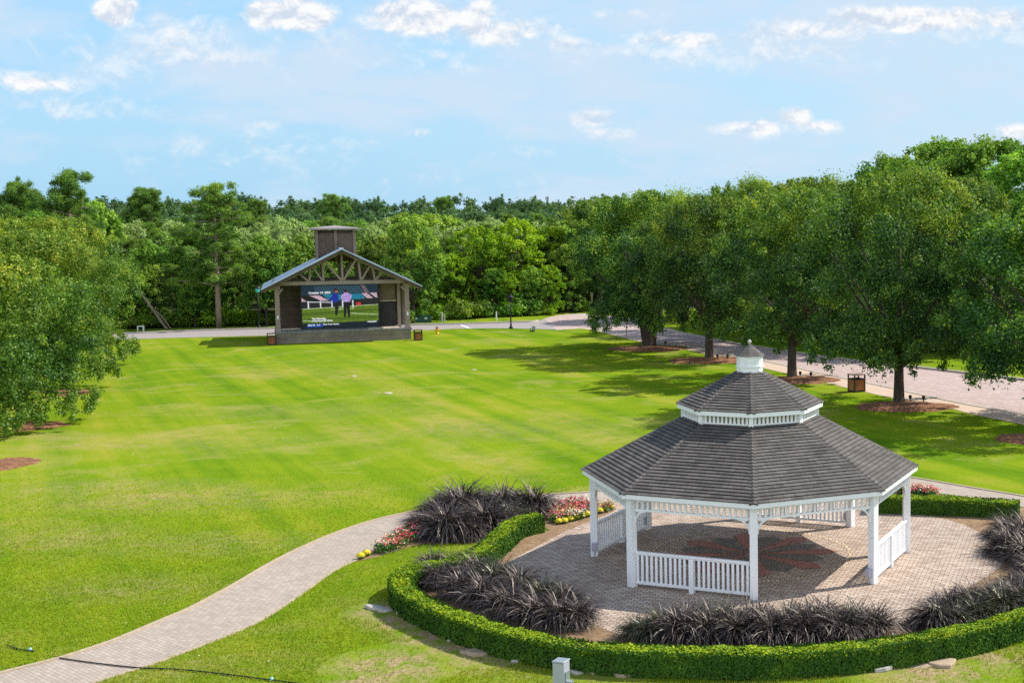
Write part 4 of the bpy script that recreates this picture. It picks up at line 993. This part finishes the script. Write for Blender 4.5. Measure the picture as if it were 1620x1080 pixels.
# ------------------------------------------------------------------ stage pavilion
g0 = G(436.5, 544.3); SA = R(20)
pv = empty('stage_pavilion', (*g0, 0), SA); tag(pv, 'weathered timber stage pavilion with blue grey metal roof and louvred tower', 'stage')
W_ = 10.25; DP = 7.6
ux, uy = Vector((math.cos(SA), math.sin(SA), 0)), Vector((-math.sin(SA), math.cos(SA), 0))
mb = MB(); mb.box(0, W_, 0, DP, 0, .78); mb.build('stage_base', M['base_plank'], pv)
mb = MB(); mb.box(-.08, W_+.08, -.08, DP+.08, .782, .93); mb.build('stage_floor', M['deck'], pv)
mb = MB(); mb.box(7.0, 9.4, -.02, 1.5, .932, .955); mb.build('floor_panel', M['plywood'], pv)
mb = MB(); mb.box(.45, 2.0, 2.25, 2.35, .932, 1.02); mb.build('floor_strip', M['plywood'], pv)
CT = 4.55
for x in (.22, W_-.22):
    for y in (.25, 3.9, DP-.25):
        mb = MB(); mb.box(x-.17, x+.17, y-.17, y+.17, .93, CT); mb.box(x-.24, x+.24, y-.24, y+.24, CT-.28, CT); mb.box(x-.22, x+.22, y-.22, y+.22, .93, 1.12); mb.build('column', M['grey_wood'], pv, bevel=.01)
        sx = 1 if x < 5 else -1
        mb = MB(); mb.bar((x+sx*.15, y, 3.95), (x+sx*.42, y, CT-.25), .14, .16); mb.build('knee_brace', M['grey_wood'], pv)
for x in (.22, W_-.22):
    mb = MB(); mb.box(x-.06, x+.06, .02, .08, 1.95, 2.22); mb.build('outlet_box', M['white'], pv)
RG, EV = 7.35, 4.28; CX_ = W_/2; RW = 6.05
slope = (RG-EV)/RW
rz = lambda x: RG-abs(x-CX_)*slope
def truss(y, name='truss'):
    t_ = empty(name, (0, y, 0)); t_.parent = pv
    mb = MB(); mb.box(-.15, W_+.15, -.11, .11, CT, CT+.29); mb.build('tie_beam', M['grey_wood'], t_)
    mb = MB()
    for s in (-1, 1): mb.bar((CX_+s*(RW-.15), 0, rz(CX_+RW-.15)-.22), (CX_, 0, RG-.22), .2, .24)
    mb.build('rafter', M['grey_wood'], t_)
    nodes = [(2.65, (1.95, 2.75)), (3.72, (2.95, 3.68)), (CX_+.02, (3.85, CX_, 6.2)), (6.52, (6.4, 7.25)), (7.6, (7.45, 8.2))]
    for (x0, tops) in nodes:
        for x1 in tops:
            mb = MB(); mb.bar((x0+(x1-x0)*.04, 0, CT+.27), (x1, 0, rz(x1)-.32), .15, .17, up=(0, 1, 0)); mb.build('strut', M['grey_wood'], t_)
        mb = MB()
        for dx_ in (-.12, .0, .12): mb.box(x0+dx_-.02, x0+dx_+.02, -.13, -.11, CT+.08, CT+.12)
        mb.build('bolt', M['grey_metal'], t_)
truss(.25); truss(3.9); truss(DP-.25)
# metal roof
mb = MB(); y0, y1 = -.75, DP+.75
for s in (-1, 1):
    e = CX_+s*RW
    vs = [(CX_, y0, RG), (CX_, y1, RG), (e, y1, EV), (e, y0, EV)]; vs += [(x, y, z-.09) for x, y, z in vs]
    f = [(0, 1, 2, 3), (4, 7, 6, 5), (0, 3, 7, 4), (1, 5, 6, 2), (2, 6, 7, 3)]
    mb.add(vs, f if s > 0 else [q[::-1] for q in f])
    nrib = 26
    for i in range(nrib+1):
        y = y0+.02+(y1-y0-.04)*i/nrib; mb.bar((CX_+s*.02, y, RG+.015), (e, y, EV+.015), .03, .05)
mb.box(CX_-.16, CX_+.16, y0, y1, RG-.03, RG+.06)
mb.build('roof', M['metal_roof'], pv)
for yy in (y0-.03, y1+.03):
    for s in (-1, 1): mb = MB(); mb.bar((CX_+s*RW, yy, EV-.12), (CX_, yy, RG-.12), .05, .20); mb.build('barge_board', M['brown_plank'], pv); mb = MB(); mb.bar((CX_+s*RW, yy-.012, EV+.03), (CX_, yy-.012, RG+.03), .09, .09); mb.build('edge_trim', M['metal_roof'], pv)
mb = MB(); 
for x in (.22, W_-.22): mb.box(x-.1, x+.1, -.5, DP+.5, CT+.15, CT+.27) if False else mb.box(x-.08, x+.08, -.45, DP+.45, CT-.0, CT+.2)
for i in range(9):
    for s in (-1, 1):
        x = CX_+s*(.5+i*.6); mb.box(x-.04, x+.04, y0+.05, y1-.05, rz(x)-.2, rz(x)-.11)
mb.build('purlins', M['brown_plank'], pv)
# back wall and wing wall
mb = MB(); mb.box(.4, W_-.4, 3.2, 3.32, .93, CT-.02); mb.build('back_wall', M['brown_plank'], pv)
mb = MB(); mb.box(7.62, 9.3, 2.45, 3.18, 3.05, CT-.05); mb.build('wing_wall', M['tower_wood'], pv)
mb = MB(); mb.box(7.55, 9.35, 2.3, 2.46, 3.0, 3.08); mb.build('ledge', M['plywood'], pv)
mb = MB()
for i in range(14):
    x = 7.75+i*.105; mb.box(x, x+.07, 2.42, 2.46, .95, 2.98)
mb.box(7.70, 9.25, 2.47, 2.55, .935, 2.99); mb.build('slatted_door', M['louvre'], pv)
mb = MB(); mb.box(9.35, 9.6, 1.2, 1.45, .93, CT); mb.build('column', M['grey_wood'], pv)
# tower
tw = empty('tower'); tw.parent = pv; tx0, tx1, ty0, ty1 = 3.35, 6.25, 2.6, 5.4; TZ = 8.86
for (x, y) in ((tx0, ty0), (tx1, ty0), (tx0, ty1), (tx1, ty1), ((tx0+tx1)/2, ty0), ((tx0+tx1)/2, ty1)):
    mb = MB(); mb.box(x-.11, x+.11, y-.11, y+.11, 6.2, TZ); mb.build('post', M['tower_wood'], tw)
mb = MB()
for i in range(22):
    z = 6.75+i*.085
    for y, sg in ((ty0+.02, -1), (ty1-.02, 1)):
        mb.bar((tx0, y, z), (tx1, y, z), .10, .022, up=(0, sg*.6, .8))
    for x, sg in ((tx0+.02, -1), (tx1-.02, 1)): mb.bar((x, ty0, z), (x, ty1, z), .10, .022, up=(sg*.6, 0, .8))
mb.build('louvres', M['tower_wood'], tw)
mb = MB(); mb.box(tx0+.12, tx1-.12, ty0+.12, ty1-.12, 6.3, TZ-.05); mb.build('inner_lining', M['brown_plank'], tw)
mb = MB(); cxx, cyy = (tx0+tx1)/2, (ty0+ty1)/2; hw = 2.05; vs = [(cxx-hw, cyy-hw, TZ+.12), (cxx+hw, cyy-hw, TZ+.12), (cxx+hw, cyy+hw, TZ+.12), (cxx-hw, cyy+hw, TZ+.12), (cxx, cyy, TZ+.34)]
mb.add(vs, [(0, 1, 4), (1, 2, 4), (2, 3, 4), (3, 0, 4)]); mb.box(cxx-hw, cxx+hw, cyy-hw, cyy+hw, TZ, TZ+.115)
mb.build('tower_roof', M['tower_cap'], tw)

# ---- LED screen on the stage (a flat lit screen)
def emis(name, col, s=.75):
    t = NT(name); n = t.noise(t.coord('Object'), 9, 4, .7); return t.pbr((.02,.02,.02), .5, .2, emit=t.mix(t.rng(n, .35, .65), tuple(x*.5 for x in col), tuple(x*1.15 for x in col)), estr=s)
sc = empty('led_screen', tuple(Vector((*g0, 0))+ux*2.03+uy*1.85), SA); sc.location.z = .94
tag(sc, 'large led video screen on the stage showing two men on a sports field', 'screen')
SW, SH = 5.85, 3.5
mb = MB(); mb.box(-.12, SW+.12, 0, .35, 0, SH+.12); mb.build('cabinet', M['dark_metal'], sc)
def SC(x, y): return ((x-120)/1360*SW, (938-y)/790*SH)
lay = [0]
def flat(name, polys, m, dz=None):
    lay[0] += 1; mb = MB(); y = -.004*lay[0]
    for p in polys:
        q = [SC(*a) for a in p]; mb.add([(a, y, b) for a, b in q], [tuple(range(len(q)))])
    return mb.build(name, m, sc)
E_ = {k: emis('screen_'+k, lin(*c)) for k, c in dict(stand=(28,48,66), strip=(60,92,110), teal=(30,130,160), pink=(205,175,190), dark=(30,28,34), grass=(98,128,22), lawn2=(80,108,16), line=(205,220,175), blue=(25,45,160), skin=(175,110,90), hair=(50,25,20), lilac=(190,160,225), black=(12,16,18), red=(215,50,45), white=(235,240,245), banner=(8,26,36), bluebar=(20,70,150), grey=(110,95,100)).items()}
flat('picture_stands', [[(120,150),(1480,150),(1480,330),(120,330)]], E_['stand'])
flat('picture_seat_rows', [[(x, 165), (x+22, 165), (x+92, 305), (x+66, 305)] for x in range(340, 1160, 46)], E_['strip'])
flat('picture_aisle', [[(1170,160),(1240,160),(1330,300),(1240,300)]], E_['grey'])
flat('picture_awning', [[(480,318),(1190,318),(1250,410),(620,425)]], E_['teal'])
flat('picture_tarpaulin', [[(255,330),(430,330),(610,430),(470,432)], [(120,370),(215,440),(120,440)], [(1185,310),(1280,305),(1395,400),(1285,405)], [(1330,305),(1460,305),(1475,395),(1440,395)]], E_['pink'])
flat('picture_shade', [[(120,440),(1480,405),(1480,520),(120,570)]], E_['dark'])
flat('picture_field', [[(120,570),(1480,520),(1480,830),(120,830)]], E_['grass'])
flat('picture_turf_band', [[(120,640),(1480,590),(1480,640),(120,700)], [(120,750),(1480,720),(1480,770),(120,800)]], E_['lawn2'])
flat('picture_field_line', [[(120,568),(1480,516),(1480,525),(120,578)], [(960,660),(1480,702),(1480,712),(960,672)], [(630,590),(1050,575),(1050,584),(630,600)], [(120,770),(290,790),(290,798),(120,782)]], E_['line'])
flat('picture_fence', [[(x,432),(x+22,432),(x+24,560),(x+2,560)] for x in (222,438,640,830,1012)] + [[(230,440),(640,455),(640,468),(230,452)]], E_['white'])
flat('picture_cooler', [[(1078,480),(1160,470),(1180,515),(1100,535)]], E_['red'])
flat('picture_jacket', [[(690,300),(740,290),(762,330),(765,440),(740,475),(680,465),(660,400),(662,330)], [(610,380),(665,350),(665,395),(640,440),(690,450),(690,470),(612,440)]], E_['blue'])
flat('picture_trousers', [[(690,470),(765,465),(765,560),(738,700),(700,705),(706,600)], [(855,462),(970,462),(968,740),(935,740),(912,560),(888,740),(855,735)]], E_['black'])
flat('picture_shirt', [[(860,310),(885,292),(935,292),(1000,325),(1008,350),(985,430),(975,460),(850,460),(840,400),(818,420),(815,370),(835,325)]], E_['lilac'])
flat('picture_face', [[(712,235),(748,232),(765,262),(745,295),(712,290)], [(880,262),(905,262),(905,292),(885,292)]], E_['skin'])
flat('picture_hair', [[(700,225),(730,205),(758,225),(762,245),(715,250),(700,262)], [(872,240),(900,228),(925,245),(922,285),(880,285)]], E_['hair'])
flat('picture_banner', [[(120,840),(1480,815),(1480,938),(120,938)]], E_['banner'])
flat('picture_banner_block', [[(195,845),(480,835),(480,905),(195,912)]], E_['bluebar'])
lay[0] += 1
def text(s, x, y, h, m=E_['white'], name='caption'):
    cu = bpy.data.curves.new('t', 'FONT'); cu.body = s; cu.size = h; cu.offset = .012
    o = bpy.data.objects.new('t', cu); COL.objects.link(o); dg = bpy.context.evaluated_depsgraph_get(); me = bpy.data.meshes.new_from_object(o.evaluated_get(dg)); bpy.data.objects.remove(o)
    me.materials.clear(); me.materials.append(m); c = link(name, me, sc); a, b = SC(x, y); c.location = (a, -.004*lay[0]-.004, b); c.rotation_euler = (math.pi/2, 0, 0); return c
text('October 19, 2023', 245, 300, .23)
text('The Morning,', 285, 765, .20); text('of Homecoming Week', 285, 802, .17)
text('SPORTS', 215, 878, .15); text('L-1', 372, 878, .2); text('News  Sports  Weather', 485, 866, .125); text('COMMUNITY', 1275, 842, .12)

# ------------------------------------------------------------------ bins, hydrant, lamps, boxes
def make_bin(loc, rz_, label, s=1.):
    t_ = empty('litter_bin', (*loc, 0), rz_); t_.scale = (s, s, s); tag(t_, label, 'bin', 'brown slatted litter bins')
    mb = MB(); w = .31
    for sx in (-1, 1):
        for sy in (-1, 1): mb.box(sx*w-.03, sx*w+.03, sy*w-.03, sy*w+.03, 0, .88)
    for z in (.03, .64): 
        mb.box(-w, w, -w-.028, -w+.028, z, z+.05); mb.box(-w, w, w-.028, w+.028, z, z+.05); mb.box(-w-.027, -w+.027, -w, w, z, z+.05); mb.box(w-.027, w+.027, -w, w, z, z+.05)
    mb.build('frame', M['dark_metal'], t_)
    for k in range(4):
        Mx = Matrix.Rotation(k*math.pi/2, 4, 'Z'); mb = MB(); mb.box(-w+.035, w-.035, -w-.012, -w+.012, .085, .635, Mx); mb.build('side_panel', M['bin_wood'], t_)
    mb = MB(); mb.box(-w-.05, w+.05, -w-.05, w+.05, .882, .925); mb.build('lid', M['tower_wood'], t_, bevel=.01)
    mb = MB(); mb.box(-w+.08, w-.08, -w+.08, w-.08, .05, .60); mb.build('liner', M['dark_metal'], t_)
    return t_
make_bin(G(430, 545), SA, 'brown slatted bin at the left front corner of the stage', .96)
make_bin(G(661.5, 538), SA, 'brown slatted bin just right of the stage, near the hydrant', .94)
make_bin(G(1355, 619), R(28), 'brown slatted bin on the verge beside the pale sidewalk, under the oaks', 1.06)
hy = empty('fire_hydrant', (*G(692, 527.5), 0)); tag(hy, 'yellow fire hydrant with dull cap on the lawn right of the stage', 'hydrant')
mb = MB(); mb.lathe([(.16, 0), (.16, .05), (.11, .06), (.11, .38), (.15, .40), (.15, .45)], 14); mb.build('body', M['yellow'], hy, smooth=True)
mb = MB(); mb.lathe([(.13, .45), (.12, .52), (.07, .58), (.03, .60), (.03, .65)], 12); mb.build('cap', M['red'], hy, smooth=True)
mb = MB(); mb.tube([(-.2, 0, .3), (.2, 0, .3)], .055, 8); mb.tube([(0, -.2, .28), (0, 0, .28)], .07, 8); mb.build('nozzle', M['yellow'], hy)
def lamp(px, py, h, hd, label, hm, lean=0.):
    t_ = empty('lamp_post', (*G(px, py), 0)); tag(t_, label, 'lamp post')
    mb = MB(); mb.lathe([(.17, 0), (.17, .12), (.10, .2), (.065, .5), (.055, h*.6), (.05, h)], 10); o = mb.build('pole', M['dark_metal'], t_, smooth=True)
    mb = MB(); mb.lathe([(.07, h), (.17, h+.08), (.20, h+.34), (.14, h+.42)], 8); mb.build('lantern', hm, t_)
    mb = MB(); mb.lathe([(.27, h+.42), (.16, h+.55), (.03, h+.62), (.02, h+.75)], 8); mb.build('lantern_cap', M['dark_metal'], t_)
    mb = MB(); mb.bar((-hd, 0, h-.22), (hd, 0, h-.22), .04, .04); mb.build('cross_arm', M['dark_metal'], t_)
lamp(808.5, 519.8, 2.35, .3, 'black lamp post on the lawn edge by the back road, right of the stage', M['dark_metal'])
M['teal_glass'] = simple('teal_glass', (.10,.50,.42), .2, .6)
lamp(410, 519.5, 3.2, .12, 'slim lamp post with teal lantern beside the left stage eave', M['teal_glass'])
sp = empty('sign_post', (*G(991.5, 538.5), 0)); tag(sp, 'thin brown post at the road edge left of the split trunk oak', 'post'); mb = MB(); mb.box(-.03, .03, -.03, .03, 0, 1.9); mb.build('post', M['pine_bark'], sp); mb = MB(); mb.box(-.15, .15, -.045, -.032, 1.5, 1.85); mb.build('sign_plate', M['dark_metal'], sp)
tb = empty('transformer_box', (*G(664, 510), 0), SA); tag(tb, 'long dark green utility cabinet behind the stage right side', 'utility box')
mb = MB(); mb.box(-1.05, 1.05, -.3, .4, 0, .58); mb.build('body', M['box_green'], tb, bevel=.02); mb = MB(); mb.box(-1.09, 1.09, -.34, .44, .582, .66); mb.build('lid', M['box_green'], tb)
for x in (-.35, .55):
    mb = MB(); mb.box(x-.12, x+.12, -.312, -.302, .32, .48); mb.build('warning_label', M['white'], tb)
wp = empty('marker_post', (*G(699, 509), 0)); tag(wp, 'pair of stout pale marker posts right of the green cabinet', 'post'); mb = MB(); mb.lathe([(.1, 0), (.1, .85), (.06, .92)], 8, (0, 0, 0)); mb.lathe([(.07, 0), (.07, .6), (.04, .65)], 8, (.22, .1, 0)); mb.build('stem', M['cream'], wp)
wp = empty('marker_post', (*G(785.5, 507), 0)); tag(wp, 'slim white marker post on the grass verge below the lime trees', 'post'); mb = MB(); mb.box(-.05, .05, -.04, .04, 0, .78); mb.build('stem', M['white'], wp); mb = MB(); mb.lathe([(.06, .78), (.07, .84), (.03, .9)], 8); mb.build('cap', M['cream'], wp)
ub = empty('utility_stand', (*G(842, 524.5), 0), .3); tag(ub, 'small grey utility box on a short stand near the road bend', 'utility box')
mb = MB(); mb.box(-.02, .26, -.08, .08, .12, .46); mb.build('box', M['grey_metal'], ub); mb = MB(); mb.box(-.2, -.15, -.03, .03, 0, .34); mb.box(-.2, .2, -.03, .03, .0, .11); mb.build('stand', M['dark_metal'], ub)
wb = empty('utility_pedestal', (*G(223, 524), 0), .3); tag(wb, 'white utility pedestal beside the back road, left end of the woods', 'utility box')
mb = MB(); mb.box(-.28, .28, -.12, .12, .42, .5); mb.box(.16, .28, -.1, .1, 0, .42); mb.box(-.28, -.2, -.1, .1, 0, .42); mb.build('frame', M['white'], wb)
# far cell mast
ct = empty('cell_tower', (*at(868, 560), 0)); tag(ct, 'thin lattice phone mast above the far tree line', 'mast'); mb = MB(); mH = 19.6
for k in range(3):
    a = k*2.094; mb.tube([(.9*math.cos(a), .9*math.sin(a), 0), (.35*math.cos(a), .35*math.sin(a), mH)], .10, 5)
for i in range(22):
    z = i*.88; r = .9-.55*z/mH
    for k in range(3):
        a, b_ = k*2.094, (k+1)*2.094; mb.tube([(r*math.cos(a), r*math.sin(a), z), (r*math.cos(b_), r*math.sin(b_), z+.88)], .04, 4)
mb.build('lattice', M['grey_metal'], ct); mb = MB()
for k in range(3):
    a = k*2.094; mb.box(-.2, .2, .55, .75, mH-1.4, mH-.1, Matrix.Rotation(a, 4, 'Z'))
mb.build('antenna', M['grey_metal'], ct)
# small path spotlights beneath the oaks
for (x, y, lb) in [(1053,548,'beside the thick split trunk'),(1135,570,'just right of the slender trunk'),(1151,570,'on the right rim of the slender oak straw ring'),(1266,598,'right of the third trunk'),(1283,599,'on the right rim of the third straw ring'),(1440,637,'just right of the stout trunk near the brown bin'),(1461,638,'on the right rim of the fourth straw ring')]:
    t_ = empty('spot_light', (*G(x, y), .03), .4); tag(t_, 'small dark garden spotlight ' + lb, 'garden light', 'garden spotlights under the oaks')
    mb = MB(); mb.lathe([(.03, 0), (.03, .18)], 8); mb.build('stake', M['dark_metal'], t_); mb = MB(); mb.lathe([(.06, .18), (.085, .24), (.085, .36), (.05, .38)], 10); mb.build('head', M['dark_metal'], t_)
# valve covers and paper scraps in the lawn
for (x, y, r_, lb) in [(560,595,.16,'near the stage'),(614.5,622,.22,'in the middle of the lawn'),(750,585,.16,'right of the middle of the lawn')]:
    o = MB().lathe([(r_, 0), (r_, .03), (r_*.8, .035)], 16, (*G(x, y), 0)).build('valve_cover', M['concrete']); tag(o, 'round pale irrigation cover ' + lb, 'valve cover')
o = MB().box(-.25, .25, -.06, .06, 0, .06, Matrix.Translation((*G(59, 655), 0))).build('paper_scrap', M['white']); tag(o, 'white scrap lying on grass beside the left straw ring', 'litter')
# metal post at the bottom edge
up_ = empty('metal_post', (*G(889, 1118), 0), R(-20)); tag(up_, 'blue grey square metal post standing outside the hedge at the bottom edge', 'post')
mb = MB(); mb.box(-.125, .125, -.125, .125, 0, .93); mb.build('body', M['blue_grey'], up_, bevel=.012); mb = MB(); mb.box(-.135, .135, -.135, .135, .931, .96); mb.build('cap', M['grey_metal'], up_, bevel=.008)
mb = MB(); mb.box(.126, .24, -.06, .06, .50, .56); mb.box(.126, .15, -.08, .08, .0, .75); mb.build('bracket', M['grey_metal'], up_)
# stones outside the hedge
STN = [(609,965,.42,'tan_stone','stone','upper left tip of the hedge'),]
rs = random.Random(3)
stones = [(594,962,.5,'stone'),(608,966,.36,'stone'),(639,970,.34,'stone'),(655,976,.26,'stone'),(672,988,.34,'stone'),(681,991,.36,'stone'),(692,998,.34,'stone'),(707,1005,.36,'stone'),(723,1012,.5,'stone'),(741,1031,.42,'tan_stone'),(757,1034,.6,'tan_stone'),(820,1046,.3,'stone'),(913,1063,.42,'stone'),(938,1063,.44,'tan_stone'),(988,1066,.6,'tan_stone'),(1020,1068,.3,'stone'),(1461,1051,.75,'tan_stone'),(1490,1050,.75,'tan_stone'),(1395,1058,.5,'stone')]
for i, (x, y, s, m_) in enumerate(stones):
    s *= 1.12; mb = MB(); n = rs.choice((6, 7, 8)); poly = [(s*.5*rs.uniform(.6, 1.15)*math.cos(2*math.pi*k/n+.2), s*.36*rs.uniform(.7, 1.1)*math.sin(2*math.pi*k/n+.2)) for k in range(n)]
    mb.prism(poly, -.03, rs.uniform(.035, .075)); o = mb.build('stone', M[m_], bevel=.015); o.location = (*G(x, y), 0); o.rotation_euler = (rs.uniform(-.25, .1), rs.uniform(-.15, .15), rs.uniform(-.6, .6))
    tag(o, f"flat {'tan' if m_[0]=='t' else 'pale grey'} stone outside the hedge, {ORD[i]} from the left", 'stone', 'stones along the outside of the hedge')
# cable with small blue couplings
def cable(px, label, coup):
    line = smooth_line([(*G(x, y), .035) for x, y in px], 6); mb = MB(); mb.tube([(p.x, p.y, .03) for p in line], .016, 6); o = mb.build('cable', M['dark_metal'], smooth=True); tag(o, label, 'cable')
    if coup:
        g = G(*coup); mb = MB(); mb.lathe([(.015, 0), (.035, .01), (.035, .05), (.015, .07)], 8, (*g, .02)); mb.build('coupling', M['coupling'], o)
M['coupling'] = simple('pale_blue_plastic', (.25,.55,.65), .3, .5)
cable([(12,1022),(35,1029),(55,1031)], 'short piece of dark cable in the grass at the lower left', (48,1030))
cable([(88,1041),(150,1050),(220,1057.5),(280,1060),(350,1067),(430,1077),(520,1088)], 'long dark cable crossing the path at the bottom left', (430,1077))
# fallen leaves and clippings strewn over the grass
rng = np.random.default_rng(9); P = scatter([G(-60, 1080), G(-60, 700), G(500, 560), G(900, 560), G(860, 760), G(560, 850), G(350, 1000), G(560, 1078)], 500, rng); P = P[~inpoly(P, path_poly)]; n = len(P)
V = leaf_arrays(np.c_[P, np.full(n, .05)], norm(np.c_[rng.normal(size=(n, 2))*.3, np.ones(n)]), .05, .035, rng)
M['litter'] = petal('dry_leaf_litter', [(0., (.30,.20,.10)), (.6, (.5,.45,.3)), (1., (.7,.7,.55))])
tag(link('leaf_litter', quads_mesh('leaf_litter', V, rng.random(n), M['litter'])), 'dry fallen leaves scattered over the lawn', 'leaves', kind='stuff')
